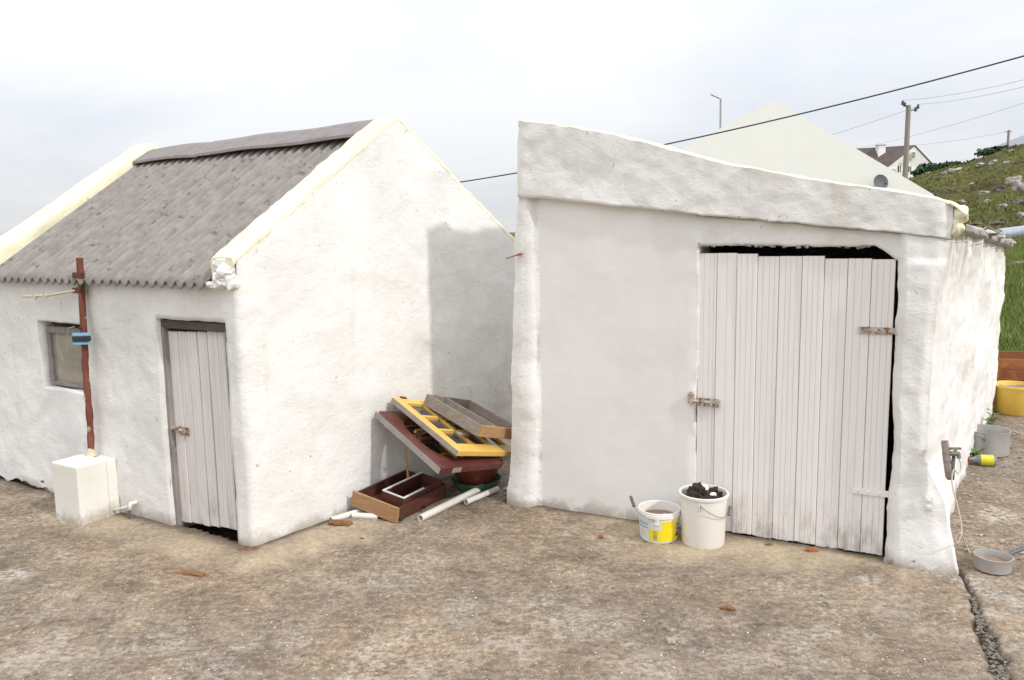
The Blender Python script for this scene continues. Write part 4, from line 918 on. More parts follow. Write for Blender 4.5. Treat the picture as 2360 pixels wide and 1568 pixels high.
# low bucket with yellow label
yc = G(1519, 1239); yh_ = V(1512, 1169, yc, np.array([0, 1., 0]))[2]
yb_ = thing('paint_bucket', yc, 'low white bucket with yellow label, part full of muddy water', 'bucket')
q0, q1 = .122, .133
MB().lathe(yc, [(0, .006), (q0 - .004, .004), (q0, .012), (q1, yh_ - .04), (q1 + .004, yh_ - .038), (q1 + .008, yh_ - .035), (q1 + .008, yh_ - .015), (q1 + .004, yh_ - .013), (q1 + .006, yh_ - .004), (q1 + .002, yh_), (q1 - .004, yh_ - .002), (q1 - .006, yh_ - .03), (q0 - .005, .014), (0, .012)], 64).build('pail', 'bucket', yb_, None, smooth='angle')
MB().disc(yc + UP * (yh_ - .062), q1 - .008).build('muddy_water', 'muddy', yb_, None)
fa = ca(0, 0, yc)
def pt(a0, a1, z0, z1, mat, name, off=.0012): return cyl_patch(yc, q0, q1, yh_, fa + a0, fa + a1, yh_ * z0, yh_ * z1, off).build(name, mat, yb_, None)
pt(-.52, 1.3, .09, .74, 'labelyellow', 'label'); pt(-1.25, -.535, .09, .74, 'labelwhite', 'label')
pt(-.50, .12, .46, .745, 'labelwhite', 'label_print', .002)
for z in (.60, .48): pt(-1.22, -.58, z, z + .035, 'labelblue', 'label_print', .002)
for z in (.66, .55, .36, .28, .20): pt(-1.15, -.62, z, z + .008, 'labelgrey', 'label_print', .002)
pt(-.30, -.10, .13, .31, 'labelgrey', 'barcode', .0019)
for k in range(6): pt(-.285 + k * .03, -.275 + k * .03, .14, .30, 'labelwhite', 'barcode_line', .0026)
for k in range(4): pt(-.32, -.06 + .03 * (k % 2) - .06 * (k > 1), .34 + .026 * k, .352 + .026 * k, 'labelolive', 'label_print', .002)
# oval emblem: white disc with blue upper and red lower halves
def oval(a_c, z_c, ra, rz_, mat, z0=-1, z1=1, off=.003):
    P_ = []
    for k in range(28):
        t = 2 * math.pi * k / 28; y = max(z0, min(z1, math.sin(t))); x = math.cos(t) * (1 if abs(y) == abs(math.sin(t)) else 1)
        if y != math.sin(t): x = math.copysign(math.sqrt(max(0, 1 - y * y)), math.cos(t))
        a = fa + a_c + ra * x; z = yh_ * z_c + rz_ * y; P_.append(yc + np.array([math.cos(a), math.sin(a), 0]) * (q0 + (q1 - q0) * max(0, z - .012) / (yh_ - .052) + off) + UP * z)
    return MB().add(P_, [tuple(range(28))]).build('emblem', mat, yb_, None)
oval(1.08, .52, .20, .030, 'labelwhite', off=.004); oval(1.08, .52, .16, .025, 'labelblue', .12, 1, .006); oval(1.08, .52, .16, .025, 'labelred', -1, -.12, .006)
pt(.93, 1.25, .29, .36, 'labelblue', 'label_print', .002); pt(.93, 1.25, .22, .28, 'black', 'label_print', .002)
# bail folded over the left of the rim
lugA = fa - .10; pp = []
for t in np.linspace(0, 1, 16):
    a = lugA - t * 1.35; pp.append(yc + np.array([math.cos(a), math.sin(a), 0]) * (q1 + .010 + .022 * t) + UP * (yh_ - .045 + .055 * t ** 1.3))
MB().tube(pp, .0026, 6).build('bail_wire', 'wire', yb_, None); t = unit(pp[-1] - pp[-3]); MB().tube([pp[-1] - t * .01, pp[-1] + t * .075 + UP * .012], .011, 10).build('grip', 'grip', yb_, None)
mb = MB(); mb.box(yc + np.array([math.cos(lugA), math.sin(lugA), 0]) * (q1 + .006) + UP * (yh_ - .055), np.array([-math.sin(lugA), math.cos(lugA), 0]) * .014, np.array([math.cos(lugA), math.sin(lugA), 0]) * .003, UP * .018); mb.build('handle_lug', 'bucket', yb_, None)
v_, f_ = lump(yc + np.array([.04, .02, yh_ - .06]), (.014, .010, .008), .4, 3, 2); single(MB().add(v_, f_).build('foam_scrap', 'paper', None, None), 'tiny pinkish scrap floating in the muddy water', 'scrap')

# ------------------------------------------------------------------ pots and tub down the right-hand side
pc_ = G(2287, 1312); pn = thing('saucepan', pc_, 'dull aluminium saucepan with dark handle and murky water', 'saucepan')
ph = V(2287, 1280, pc_, np.array([0, 1., 0]))[2]; ph = max(.07, min(.085, ph))
MB().lathe(pc_, [(0, .003), (.088, .001), (.096, .008), (.0985, ph - .003), (.101, ph), (.0975, ph + .001), (.096, ph - .004), (.093, .010), (0, .008)], 56).build('pan', 'alu', pn, None, smooth='angle')
MB().disc(pc_ + UP * (ph * .55), .0945, 56).build('murky_water', 'muddy', pn, None)
hd = unit(np.array([1., .28, .22])); MB().tube([pc_ + unit([1, .28, 0]) * .096 + UP * (ph - .014), pc_ + unit([1, .28, 0]) * .12 + UP * (ph - .005)], .006, 8).build('handle_rivet', 'alu', pn, None); b0q = pc_ + unit([1, .28, 0]) * .112 + UP * (ph - .01)
MB().tube([b0q, b0q + hd * .06, b0q + hd * .19], [.010, .0125, .014], 10).build('handle', 'grip', pn, None, smooth='angle')
kc = G(2272, 1044); kp = thing('cooking_pot', kc, 'large grey aluminium cooking pot with loop handles by the side wall', 'pot')
kr = 42 / F * np.linalg.norm((kc - CAM)[:2]) * .95; kh = kr * 1.25
MB().lathe(kc, [(0, .004), (kr * .95, .002), (kr, .012), (kr * 1.005, kh - .006), (kr * 1.02, kh), (kr * .99, kh), (kr * .98, kh - .01), (kr * .96, .012), (0, .010)], 56).build('pot_body', 'alu', kp, None, smooth='angle')
MB().disc(kc + UP * kh * .62, kr * .975, 56).build('rain_water', 'muddy', kp, None)
fa2 = math.atan2(*(CAM - kc)[[1, 0]])
for a in (fa2 - .35, fa2 + math.pi - .35):
    dr_ = np.array([math.cos(a), math.sin(a), 0]); tg = np.array([-math.sin(a), math.cos(a), 0]); b0q = kc + dr_ * kr
    MB().tube([b0q - tg * .045 + UP * kh * .68, b0q - tg * .045 + dr_ * .012 + UP * kh * .82, b0q - tg * .032 + dr_ * .03 + UP * kh * .90, b0q + tg * .032 + dr_ * .03 + UP * kh * .90, b0q + tg * .045 + dr_ * .012 + UP * kh * .82, b0q + tg * .045 + UP * kh * .68], .006, 8).build('loop_handle', 'wire', kp, None, smooth=True)
tcn = G(2338, 952); tb = thing('feed_tub', tcn, 'big round yellow plastic tub standing past the cooking pot', 'tub')
trd = 42 / F * np.linalg.norm((tcn - CAM)[:2]) * .95; th_ = trd * 1.45
MB().lathe(tcn, [(0, .006), (trd * .80, .004), (trd * .84, .02), (trd * .985, th_ - .03), (trd * 1.03, th_ - .028), (trd * 1.04, th_ - .004), (trd * 1.0, th_), (trd * .96, th_ - .01), (trd * .82, .03), (0, .02)], 56).build('tub_body', 'tub', tb, None, smooth='angle')
P_ = np.array([[tcn + np.array([math.cos(a), math.sin(a), 0]) * r_ * trd * .95 + UP * (th_ - .05 + .02 * float(fbm(np.array([[r_ * math.cos(a) * 3, r_ * math.sin(a) * 3, 0]]), 2, 3, 4)[0])) for a in np.linspace(0, 2 * math.pi, 30)] for r_ in np.linspace(0.01, 1, 8)])
MB().grid(P_).build('tub_contents', 'greywood', tb, None, smooth=True)
cb0 = G(2350, 922); cb1 = thing('wooden_crate', cb0, 'rusty orange wooden crate behind the yellow tub', 'crate'); cxv = unit([1., -.25, 0]); cyv = unit([.25, 1., 0]); cw, cdp, chh = .42, .3, .52
for k in range(4):
    z = .03 + k * .125
    for sgn in (-1, 1): MB().box(cb0 + cyv * sgn * cdp + UP * (z + .055), cxv * cw, cyv * .012, UP * .055).build('slat', 'crate', cb1, None)
    for sgn in (-1, 1): MB().box(cb0 + cxv * sgn * (cw - .014) + UP * (z + .055), cyv * (cdp - .0125), cxv * .012, UP * .055).build('slat', 'crate', cb1, None)
for sx in (-1, 1):
    for sy in (-1, 1): MB().box(cb0 + cxv * sx * (cw - .055) + cyv * sy * (cdp + .0245) + UP * .265, cxv * .035, cyv * .012, UP * .265).build('corner_post', 'crate', cb1, None)
# bottle
bc = G(2269, 1073); bt = thing('plastic_bottle', bc, 'clear plastic bottle with red cap and yellow wrap lying by the pot', 'bottle'); bd = unit([1., -.35, 0]); br_ = .045
MB().lathe(bc + UP * br_ - bd * .10, [(.014, -.02), (.014, 0), (.03, .03), (br_, .055), (br_, .17), (br_ * .9, .18), (0, .182)], 24, bd).build('bottle_body', 'clear', bt, None, smooth='angle')
MB().lathe(bc + UP * br_ - bd * .10, [(0, -.05), (.021, -.048), (.021, -.015), (.014, -.015)], 16, bd).build('cap', 'redcap', bt, None)
MB().lathe(bc + UP * br_ - bd * .10, [(br_ + .001, .065), (br_ + .001, .16)], 24, bd).build('wrap', 'yelloil', bt, None, smooth=True)
jc = G(2222, 1052); single(MB().lathe(jc, [(0, .004), (.055, .004), (.058, .02), (.055, .10), (.03, .15), (.022, .165), (.034, .17), (.034, .182), (0, .183)], 28).build('glass_jar', 'clear', None, None, smooth='angle'), 'clear jar standing between the tap and the cooking pot', 'jar')
# stick and tap board at the corner
nrm = np.array([0, 1., 0])
def crn(px, py, dist=4.52): return D(px, py, dist)
tpb = thing('garden_tap', crn(2184, 1100), 'old tap on a grey wooden stake at the corner of the shed', 'tap')
mb = MB(); a = crn(2177, 1016); b = crn(2187, 1098); mb.tube([a, a * .5 + b * .5, b, b - UP * .02], [.019, .021, .019, .009], 7); o = mb.build('stake', 'greywood', tpb, None)
mb = MB(); mb.tube([crn(2187, 1045), crn(2197, 1046, 4.5), crn(2212, 1047, 4.48)], .014, 10).tube([crn(2202, 1046, 4.5), crn(2202, 1036, 4.5)], .009, 8).box(crn(2202, 1034, 4.5), np.array([.03, 0, 0]), np.array([0, .008, 0]), UP * .006).tube([crn(2209, 1046, 4.48), crn(2210, 1057, 4.48)], .011, 8); mb.build('tap_body', 'brass', tpb, None, smooth='angle')
mb = MB(); mb.tube([crn(2198, 1052, 4.51), crn(2196, 1075, 4.51), crn(2195, 1106, 4.51)], .010, 8); o = mb.build('riser_pipe', 'grip', tpb, None, smooth=True)
mb = MB()
cp = [(2206, 1050), (2212, 1062), (2215, 1080), (2208, 1092), (2199, 1082), (2194, 1100), (2196, 1125), (2205, 1160), (2214, 1200), (2216, 1232), (2206, 1252), (2203, 1238), (2213, 1228), (2220, 1240), (2226, 1268), (2236, 1282)]
pp = []
for k, (x, y) in enumerate(cp):
    g = G(x, y); pp.append(D(x, y, 4.50 - .006 * k) if y < 1255 else g + UP * .02)
smooth_p = []
for i in range(len(pp) - 1):
    p0, p1, p2, p3 = pp[max(i - 1, 0)], pp[i], pp[i + 1], pp[min(i + 2, len(pp) - 1)]
    for t in np.linspace(0, 1, 5)[:-1]: smooth_p.append(.5 * ((2 * p1) + (-p0 + p2) * t + (2 * p0 - 5 * p1 + 4 * p2 - p3) * t ** 2 + (-p0 + 3 * p1 - 3 * p2 + p3) * t ** 3))
smooth_p.append(pp[-1]); single(mb.tube(smooth_p, .0042, 6).build('cord', 'cord', None, None, smooth=True), 'pale knotted cord hanging from the old tap to the ground', 'cord')
single(MB().tube([G(2277, 1004) + UP * .012, G(2291, 978) + UP * .012], .014, 6).build('orange_stick', 'orange', None, None), 'rust orange stick on the ground between pot and tub', 'stick')

# ------------------------------------------------------------------ debris on the concrete
def chip(px, py, r_, ang_, mat, name, lab, cat, seed, blocky=.6):
    g = G(px, py); v_, f_ = lump(g + UP * (r_[2] * .75), r_, .28, seed, 3, blocky, rz(ang_)); return single(MB().add(v_, f_).build(name, mat, None, None), lab, cat)
chip(445, 1328, (.11, .022, .014), -.35, 'chip', 'wood_splinter', 'long brown wood splinter alone on the open concrete', 'wood', 201)
chip(786, 1211, (.085, .035, .02), -.15, 'chip', 'wood_offcut', 'chunky orange-brown wood offcut beside the gable-foot pipe', 'wood', 202)
chip(1677, 1407, (.036, .02, .014), -.3, 'chip', 'bark_piece', 'curled piece of brown bark in the middle of the yard', 'bark', 203, .2)
chip(1872, 1273, (.04, .018, .018), .3, 'orange', 'tile_shard', 'orange shard wedged under the boarded door', 'shard', 204)
chip(1772, 1258, (.025, .010, .008), .2, 'chip', 'wood_sliver', 'thin brown sliver under the boarded door by the white bucket', 'wood', 205)
chip(1386, 1239, (.012, .018, .010), .4, 'orange', 'wood_crumb', 'small reddish crumb on the concrete below the smooth panel', 'wood', 206)
chip(567, 1268, (.045, .018, .010), -.1, 'chip', 'wood_flake', 'reddish flake at the corner of the gabled outbuilding', 'wood', 207)
chip(909, 1216 + 8, (.012, .010, .008), 0, 'orange', 'brick_crumb', 'red crumb on the concrete in front of the old drawer', 'crumb', 208)
chip(1544, 1262 - 10, (.012, .010, .006), 0, 'peat', 'turf_crumb', 'black turf crumb on the concrete before the low bucket', 'turf', 209)
chip(2050, 1299, (.028, .022, .02), 0, 'rock', 'loose_stone', 'pale loose stone at the foot of the right pillar', 'stone', 210)
chip(1176 * 1 + 370, 1483, (.018, .018, .014), 0, 'rock', 'pebble', 'pale pebble lying on open concrete below the bark piece', 'stone', 211)
chip(2078, 1291, (.05, .045, .06), .3, 'stone', 'rubble_stone', 'grey rubble stone exposed at the base of the right pillar', 'stone', 212)
chip(834, 1244, (.014, .010, .006), 0, 'bark', 'bark_crumb', 'dark crumb on tan concrete in front of the gable', 'crumb', 213)
# grit in the crack and over the yard: uncountable
mb = MB(); r2 = random.Random(5)
for i in range(420):
    k = r2.randrange(3, len(crack) - 1); t = r2.random(); p = crack[k] * (1 - t) + crack[k + 1] * t; w = crack_w[k]
    s_ = r2.uniform(.003, .009); v_, f_ = lump((p[0] + r2.gauss(0, w * .45), p[1] + r2.gauss(0, w * .3), -.022 + r2.uniform(0, .012)), (s_ * 1.3, s_, s_ * .8), .3, i, 1, .3); mb.add(v_, f_)
o = mb.build('crack_rubble', 'stone', None, None); tag(o, 'brown rubble filling the crack in the concrete', 'rubble', kind='stuff')
mb = MB()
for i in range(900):
    px, py = r2.uniform(-50, 2400), r2.uniform(1180, 1600)
    g = G(px, py); rel = g - A
    if (rel @ NG < .05 and rel @ NF < .05) or ((g - S0) @ NS < .06 and (g - S0) @ SD > -.3 and (g - S0) @ SD < 2.75): continue
    s_ = r2.choice((.0015, .002, .0025, .004)) * r2.uniform(.6, 1.1); v_, f_ = lump(g + UP * (s_ * .3), (s_ * 1.4, s_, s_ * .6), .3, i, 1, .3, rz(r2.uniform(0, 3))); mb.add(v_, f_)
o = mb.build('yard_grit', 'paper', None, None); tag(o, 'pale grit and paint flakes scattered over the concrete', 'grit', kind='stuff')
mb = MB()
for i in range(260):
    px, py = r2.uniform(2210, 2400), r2.uniform(900, 1290); g = G(px, py)
    s_ = r2.uniform(.004, .014); v_, f_ = lump(g + UP * (s_ * .2), (s_ * 1.4, s_, s_ * .5), .35, i, 1, .4, rz(r2.uniform(0, 3))); mb.add(v_, f_)
o = mb.build('path_gravel', 'gravel', None, None); tag(o, 'loose stones and dirt along the side path', 'gravel', kind='stuff')
# weeds at the foot of the side wall
for k, (tw, nlf, hh) in enumerate(((.50, 14, .10), (.70, 16, .20), (.80, 12, .16), (.60, 12, .08))):
    g = sp(2.53, 0) + WDv * (tw * WL_) + NW * .055; wdt = thing('weed', g, ('leafy weed by the jar at the foot of the side wall', 'tallest weed at the foot of the side wall', 'weed farthest along the foot of the side wall', 'low weed rosette between taller weeds by the side wall')[k], 'weed', 'weeds along the side wall')
    r3 = random.Random(k)
    mb = MB(); mb.tube([g - UP * .01, g + UP * hh * .5, g + UP * hh + np.array([.02, 0, 0])], .004, 5); mb.build('stem', 'leaf', wdt, None)
    for i in range(nlf):
        a = r3.uniform(0, 6.28); d = np.array([math.cos(a), math.sin(a), r3.uniform(.1, .9)]); d = unit(d); s_ = r3.uniform(.05, .10); b0q = g + UP * hh * r3.uniform(.1, .9); sd_ = unit(np.cross(d, UP)) * s_ * .28
        MB().add([b0q, b0q + d * s_ * .5 + sd_ + UP * .006, b0q + d * s_ - UP * .008, b0q + d * s_ * .5 - sd_ + UP * .006], [(0, 1, 2, 3)]).build('leaf', 'leaf', wdt, None)

# ------------------------------------------------------------------ field grass beyond the yard
def blades(n, fn, hmin, hmax, wdt_, seed):
    r3 = np.random.default_rng(seed); xy = np.array([fn(r3) for _ in range(n)]); x, y = xy[:, 0], xy[:, 1]; z = hill_z(x, y)
    a = r3.uniform(0, 6.28, n); h = r3.uniform(hmin, hmax, n); w = wdt_ * r3.uniform(.6, 1.4, n); l = r3.uniform(-.5, .5, (n, 2)) * h[:, None]; dx_, dy_ = np.cos(a) * w, np.sin(a) * w
    V_ = np.stack([np.stack(q, -1) for q in ((x - dx_, y - dy_, z - .02), (x + dx_, y + dy_, z - .02), (x + l[:, 0] * .4 + dx_ * .6, y + l[:, 1] * .4 + dy_ * .6, z + h * .6), (x + l[:, 0] * .4 - dx_ * .6, y + l[:, 1] * .4 - dy_ * .6, z + h * .6), (x + l[:, 0], y + l[:, 1], z + h))], 1).reshape(-1, 3)
    F_ = []
    for b in range(0, 5 * n, 5): F_ += [(b, b + 1, b + 2, b + 3), (b + 3, b + 2, b + 4)]
    m = MB(); m.add(V_, F_); return m
def f_near(r3):
    y = 11.2 + 22 * r3.random() ** 1.7; px = r3.uniform(2200, 2520); return (px - CX) / F * y, y
def f_hill(r3):
    y = 33 + 60 * r3.random(); px = r3.uniform(1990, 2480); return (px - CX) / F * y, y
o = blades(14000, f_near, .10, .34, .012, 1).build('meadow_grass', 'grass', None, (0, 0, 0)); tag(o, 'bright green grass growing beyond the end of the yard', 'grass', kind='stuff')
o = blades(9000, f_hill, .06, .2, .08, 2).build('rough_grass', 'rough', None, (0, 0, 0)); tag(o, 'rough olive grass covering the rocky hillside', 'grass', kind='stuff')
def on_hill(px, py):
    """walk along the pixel's ray until it meets the terrain"""
    d = ray(px, py); t = 12.
    while t < 105:
        p = CAM + d * t
        if p[2] <= float(hill_z(p[0], p[1])): return p
        t += .25
    p = CAM + d * 90; p[2] = float(hill_z(p[0], p[1])); return p
rocks = [(2183, 401, 22, 7, 0, 'wide pale boulder beside the largest boulders below the skyline'), (2202, 396, 26, 10, 0, 'largest pale boulder high on the hillside'), (2262, 382, 20, 8, 0, ''), (2288, 378, 14, 10, 0, ''), (2322, 377, 14, 7, 0, ''), (2270, 447, 18, 8, 0, ''), (2218, 466, 12, 6, 0, ''), (2222, 488, 16, 14, 1, 'dark rock outcrop beside the broken parapet end'), (2305, 440, 22, 16, 1, ''), (2335, 425, 26, 22, 0, 'big grey slab of rock jutting from the brown bank'), (2352, 440, 24, 26, 0, ''), (2275, 468, 16, 10, 0, ''), (2312, 476, 14, 7, 0, ''), (2345, 470, 22, 12, 1, ''), (2248, 520, 22, 8, 1, ''), (2300, 518, 26, 9, 1, ''), (2355, 500, 16, 14, 0, ''), (2160, 412, 14, 6, 1, ''), (2140, 400, 10, 5, 0, ''), (2240, 425, 10, 5, 0, ''), (2330, 350, 12, 5, 0, ''), (2190, 440, 12, 5, 1, ''), (2350, 610, 26, 10, 0, 'pinkish rock in the green grass past the yard')]
for k, (px, py, wpx, hpx, dk, lab) in enumerate(rocks):
    p = on_hill(px, py); dist = np.linalg.norm(p - CAM); s_ = dist / F / 2
    v_, f_ = lump(p + UP * hpx * s_ * .2, (wpx * s_, wpx * s_ * .9, hpx * s_ * 1.1), .38, 300 + k, 3, .35, rz(k * 1.3)); o = MB().add(v_, f_).build('boulder', 'darkrock' if dk else 'rock', None, None)
    tag(o, lab or ('dark mossy boulder half sunk in the hillside' if dk else 'small pale boulder scattered on the grassy hillside'), 'boulder', 'boulders on the hillside')
# bushes on the skyline
def bush(px, py, dist, w, h, lab, seed):
    p = D(px, py, dist); p[2] = float(hill_z(p[0], p[1])) - .1; b = thing('skyline_bush', p, lab, 'bush', 'bushes on the skyline'); r3 = np.random.default_rng(seed)
    MB().tube([p, p + UP * h * .5], .06, 6).build('trunk', 'bark', b, None); V_ = []; F_ = []
    for i in range(900):
        d = r3.normal(size=3); d /= np.linalg.norm(d); q = p + UP * h * .5 + d * np.array([w / 2, w / 2, h / 2]) * r3.uniform(.55, 1.05) * (1 + .3 * float(vn(np.array([d * 2.2 + seed]), seed)[0])); s_ = r3.uniform(.10, .2); a = r3.normal(size=3) * s_; c = r3.normal(size=3) * s_; n_0 = len(V_)
        V_ += [q - a, q + c, q + a, q - c]; F_.append((n_0, n_0 + 1, n_0 + 2, n_0 + 3))
    MB().add(V_, F_).build('crown', 'bush', b, None)
for k, (px, py, dist, w, h, lab) in enumerate(((2140, 392, 92, 3.2, 2.3, 'roundest dark bush against the wall of the far house'), (2166, 392, 92, 2.6, 1.3, 'low bush beside the roundest dark bush on the skyline'), (2184, 388, 91, 2.8, 1.7, 'dark bush between low bushes along the skyline'), (2216, 382, 90, 3.5, 1.0, 'flat wide bush along the skyline'), (2258, 372, 90, 2.6, .9, 'small bush below the grassy brow'), (2318, 350, 90, 6.0, 1.3, 'long bush below the grey barn'))): bush(px, py, dist, w, h * .72, lab, k)

# ------------------------------------------------------------------ white house behind the shed
ap = D(1783, 230, 20.); bd_ = unit(np.array([.98, -.2, 0])); nb = np.array([-bd_[1], bd_[0], 0]); er = V(2152, 449, ap, nb); el = V(1340, 468, ap, nb); el[2] = er[2]
wh_ = thing('white_gable_house', np.array([*(el + er)[:2] / 2, 0]), 'large plain white gabled house behind the boarded shed', 'house')
def gab(mb, l, a, r, zb0): mb.add([(l[0], l[1], zb0), (r[0], r[1], zb0), r, a, l], [(0, 1, 2, 3, 4)]); return mb
depth = 11.
gab(MB(), el, ap, er, -.2).build('gable_wall', 'render', wh_, None); gab(MB(), el + nb * depth, ap + nb * depth, er + nb * depth, -.2).build('gable_wall', 'render', wh_, None)
for q in (el, er): MB().add([(q[0], q[1], -.2), q, q + nb * depth, (*(q + nb * depth)[:2], -.2)], [(0, 1, 2, 3)]).build('side_wall', 'render', wh_, None)
for q, sg in ((el, -1), (er, 1)):
    e_ = q + (q - ap) * .01; o = MB().add([ap + nb * .12 - UP * .14, e_ + nb * .12 - UP * .14, e_ + nb * (depth - .1) - UP * .14, ap + nb * (depth - .1) - UP * .14], [(0, 1, 2, 3)]).build('roof', 'slate', wh_, None, solid=.08)
e_ = er + bd_ * .07 - UP * .16; MB().tube([e_ + nb * .15, e_ + nb * depth], .06, 8).build('gutter', 'farglass', wh_, None)
# dish
dc = V(2030, 420, ap - nb * .28, nb); dn = unit(np.array([.12, -1., .25])); ds = thing('satellite_dish', dc, 'dark grey satellite dish on the white gable behind the shed', 'dish')
MB().lathe(dc, [(0, -.03), (.10, -.024), (.185, 0), (.19, .006), (.185, .004), (.10, -.018), (0, -.024)], 40, dn).build('reflector', 'dish', ds, None, smooth=True)
MB().tube([dc - dn * .03, dc - dn * .03 + nb * .25], .02, 8).build('bracket', 'dish', ds, None); MB().tube([dc - UP * .17, dc + dn * .22 - UP * .10], .008, 6).build('feed_arm', 'dish', ds, None); MB().tube([dc + dn * .20 - UP * .10, dc + dn * .26 - UP * .085], .022, 8).build('receiver_head', 'dish', ds, None)
# aerial behind the left roof slope
at0 = D(1661, 292, 24.); at1 = D(1661, 228, 24.); ar = thing('aerial_mast', at0, 'thin aerial mast with slanted arm behind the white roof', 'aerial')
MB().tube([at0 - UP * 1.2, at1], .028, 8).build('mast', 'wire', ar, None); a2 = D(1638, 218, 24.); MB().tube([at1 + (at1 - a2) * .08, a2], .02, 6).build('boom', 'wire', ar, None)
for t in (.3, .55, .8, 1.): c = at1 * (1 - t) + a2 * t; MB().tube([c - nb * .14, c + nb * .14], .007, 5).build('element', 'wire', ar, None)

# ------------------------------------------------------------------ far house on the hill
def fz(px, py, dist): return D(px, py, dist)
fa_ = fz(2107, 337, 100.); fl = fz(2047, 384, 100.); frr = fz(2153, 383, 101.5); frr[2] = fl[2]
fh = thing('hilltop_house', np.array([*(fl + frr)[:2] / 2, 6.3]), 'far white house with brown tiled roof and chimney on the hill', 'house')
fb = unit(np.array([frr[0] - fl[0], frr[1] - fl[1], 0])); fback = np.array([-.88, .47, 0]) * 9.
zb0 = 6.3
gab(MB(), fl, fa_, frr, zb0).build('gable_wall', 'render', fh, None); gab(MB(), fl + fback, fa_ + fback, frr + fback, zb0).build('gable_wall', 'render', fh, None)
for q in (fl, frr): MB().add([(q[0], q[1], zb0), q, q + fback, (*(q + fback)[:2], zb0)], [(0, 1, 2, 3)]).build('side_wall', 'render', fh, None)
for q in (fl, frr):
    e_ = q + (q - fa_) * .06; o = MB().add([fa_ + UP * .08 - fback * .012, e_ + UP * .05 - fback * .012, e_ + fback * 1.02 + UP * .05, fa_ + fback * 1.02 + UP * .08], [(0, 1, 2, 3)]).build('roof', 'slate', fh, None, solid=.12)
    if q is fl: rfh = o
cq = D(2029, 352, 101.5); MB().box(cq, np.array([.45, 0, 0]), np.array([0, .45, 0]), UP * .85).build('chimney', 'render', rfh, None); MB().box(cq + UP * .9, np.array([.5, 0, 0]), np.array([0, .5, 0]), UP * .05).build('chimney_cap', 'barn', rfh, None)
nfh = np.array([fb[1], -fb[0], 0])
for px0, px1, py0, py1 in ((2102, 2109, 351, 364), (2068, 2076, 382, 397), (2092, 2100, 384, 396)):
    c = V((px0 + px1) / 2, (py0 + py1) / 2, fa_ + nfh * .05, nfh); w_ = (px1 - px0) / F * 100 / 2; h_ = (py1 - py0) / F * 100 / 2
    wo_ = MB().box(c, fb * (w_ + .06), nfh * .04, UP * (h_ + .06)).build('window', 'render', fh, None); MB().box(c + nfh * .045, fb * w_, nfh * .02, UP * h_).build('pane', 'farglass', wo_, None); MB().box(c + nfh * .07, fb * .04, nfh * .02, UP * h_).build('mullion', 'render', wo_, None)
c = V(2086, 373, fa_ + nfh * .1, nfh); MB().lathe(c, [(.0, .05), (.25, .05), (.3, 0)], 14, nfh).build('wall_lamp', 'crate', fh, None)
# grey barn at the brow
bq = D(2352, 352, 95.); bq[2] = float(hill_z(bq[0], bq[1])) - .3; gb_ = thing('grey_barn', bq, 'grey barn on the brow of the hill beside the far pole', 'barn')
hz = D(2352, 336, 95.)[2] - bq[2]; MB().box(bq + np.array([2.6, 1.5, hz * .5 - .2]), np.array([3.6, .6, 0]), np.array([-.6, 3., 0]), UP * (hz * .5)).build('barn_wall', 'barn', gb_, None)
MB().add([bq + np.array([-1.1, -2.1, hz - .3]), bq + np.array([6.5, -.9, hz + 2.3]), bq + np.array([5.3, 5.2, hz + 2.3]), bq + np.array([-2.3, 4.0, hz - .3])], [(0, 1, 2, 3)]).build('barn_roof', 'farglass', gb_, None, solid=.15)
# utility poles with insulators
def upole(px, ytop, dist, r_, lab, dbl):
    top = D(px, ytop, dist); z0 = float(hill_z(top[0], top[1])) - .3; base = np.array([top[0], top[1], z0]); p = thing('utility_pole', base, lab, 'pole', 'utility poles on the hill')
    MB().tube([base, top], [r_ * 1.25, r_], 12).build('shaft', 'pole', p, None, smooth='angle'); hd_ = []
    if dbl:
        MB().tube([top - UP * .35, top - UP * .3 + np.array([.55, 0, .12])], .035, 6).build('bracket', 'dish', p, None); MB().tube([top - UP * .15, top - UP * .05 + np.array([-.35, 0, .1])], .03, 6).build('bracket', 'dish', p, None)
        for dx_, dz_ in ((.55, -.18), (.42, -.33), (-.35, .05), (-.22, -.05)):
            c = top + np.array([dx_, 0, dz_]); MB().lathe(c, [(0, -.02), (.07, -.02), (.09, .05), (.05, .08), (.085, .12), (.05, .16), (.07, .2), (0, .24)], 12).build('insulator', 'dish', p, None, smooth='angle'); hd_.append(c + UP * .22)
    else: MB().box(top - UP * .2, np.array([.35, 0, 0]), np.array([0, .05, 0]), UP * .05).build('crossarm', 'pole', p, None); hd_ = [top - UP * .1 + np.array([.3, 0, 0])]
    return hd_
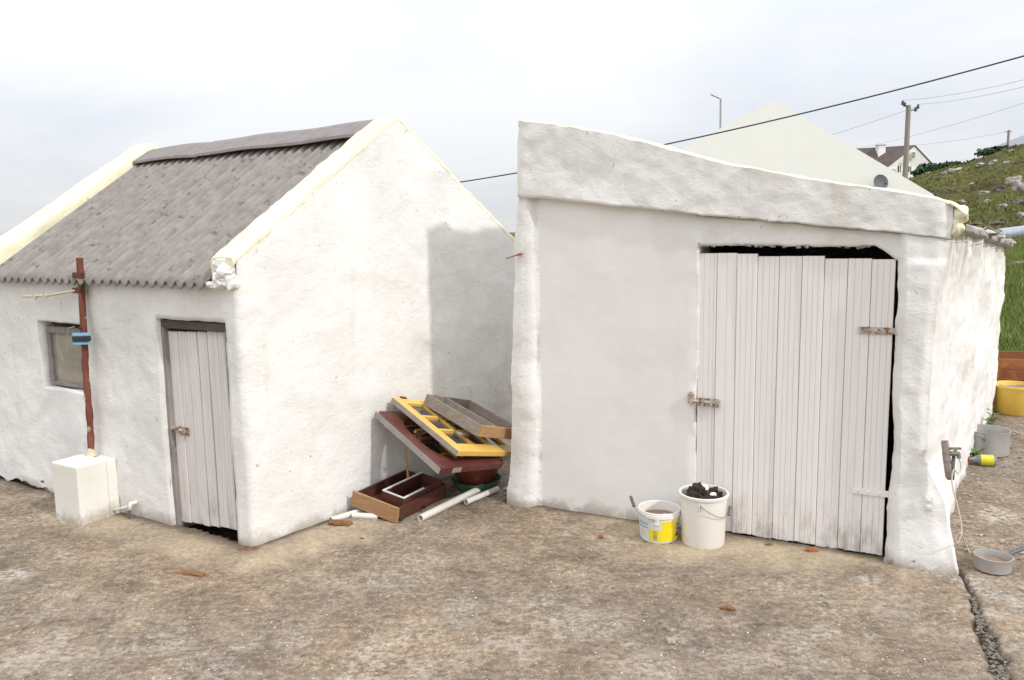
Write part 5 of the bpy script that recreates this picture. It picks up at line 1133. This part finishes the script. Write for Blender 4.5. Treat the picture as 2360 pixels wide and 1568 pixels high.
h1 = upole(2094, 243, 46., .13, 'weathered wooden utility pole with insulators behind the white gable', True)
h2 = upole(2325, 300, 93., .12, 'thin far utility pole beside the grey barn', False)
def wire(a, b, sag, r_, lab, name='overhead_wire', n=24, grp=None):
    m = MB(); m.tube([a * (1 - t) + b * t - UP * sag * 4 * t * (1 - t) for t in np.linspace(0, 1, n)], r_, 6); return tag(m.build(name, 'cable', None, None), lab, 'wire', grp)
wire(h1[0], D(2700, 100, 26.), .35, .007, 'thin wire leaving the near utility pole for the right, lower one', grp=None)
wire(h1[2], D(2700, 85, 26.), .35, .007, 'thin wire leaving the near utility pole for the right, upper one')
wire(h1[1], D(1500, 405, 80.), .6, .008, 'thin wire sloping down from the near utility pole behind the gable')
wire(D(1960, 345, 85.), D(2700, 120, 40.), .5, .009, 'thin wire crossing behind the near utility pole above the far house')
wire(h2[0], D(1990, 342, 95.), .4, .012, 'thin wire from the far utility pole towards the far house')
# thick black cable slung behind the sheds
c0 = D(1035, 424, 7.7); c1 = D(2900, -28, 5.2); wire(c0, c1, .12, .0062, 'thick black cable slung above the sheds from the outbuilding', 'overhead_cable', 40)
# blue-grey pipe lying past the end of the shed
pg = on_hill(2330, 556); p0 = D(2300, 548, np.linalg.norm(pg - CAM) * .86); p1 = D(2520, 540, np.linalg.norm(pg - CAM) * .9); r_ = .26
for q in (p0, p1): q[2] = float(hill_z(q[0], q[1])) + r_ * .55
tk = thing('storage_tank', np.array([*(p0 + p1)[:2] / 2, float(hill_z(*((p0 + p1)[:2] / 2)))]), 'blue-grey cylindrical tank lying in the grass past the end of the shed', 'tank')
t = unit(p1 - p0); Lp = np.linalg.norm(p1 - p0); MB().lathe(p0, [(0, -.05), (r_ * .7, -.035), (r_, 0), (r_, Lp), (r_ * .7, Lp + .03), (0, Lp + .05)], 24, t).build('tank_body', 'tank', tk, None, smooth='angle')
MB().lathe(p0 + t * Lp * .3, [(r_ + .002, -.04), (r_ + .02, -.03), (r_ + .02, .03), (r_ + .002, .04)], 24, t).build('band', 'barn', tk, None)
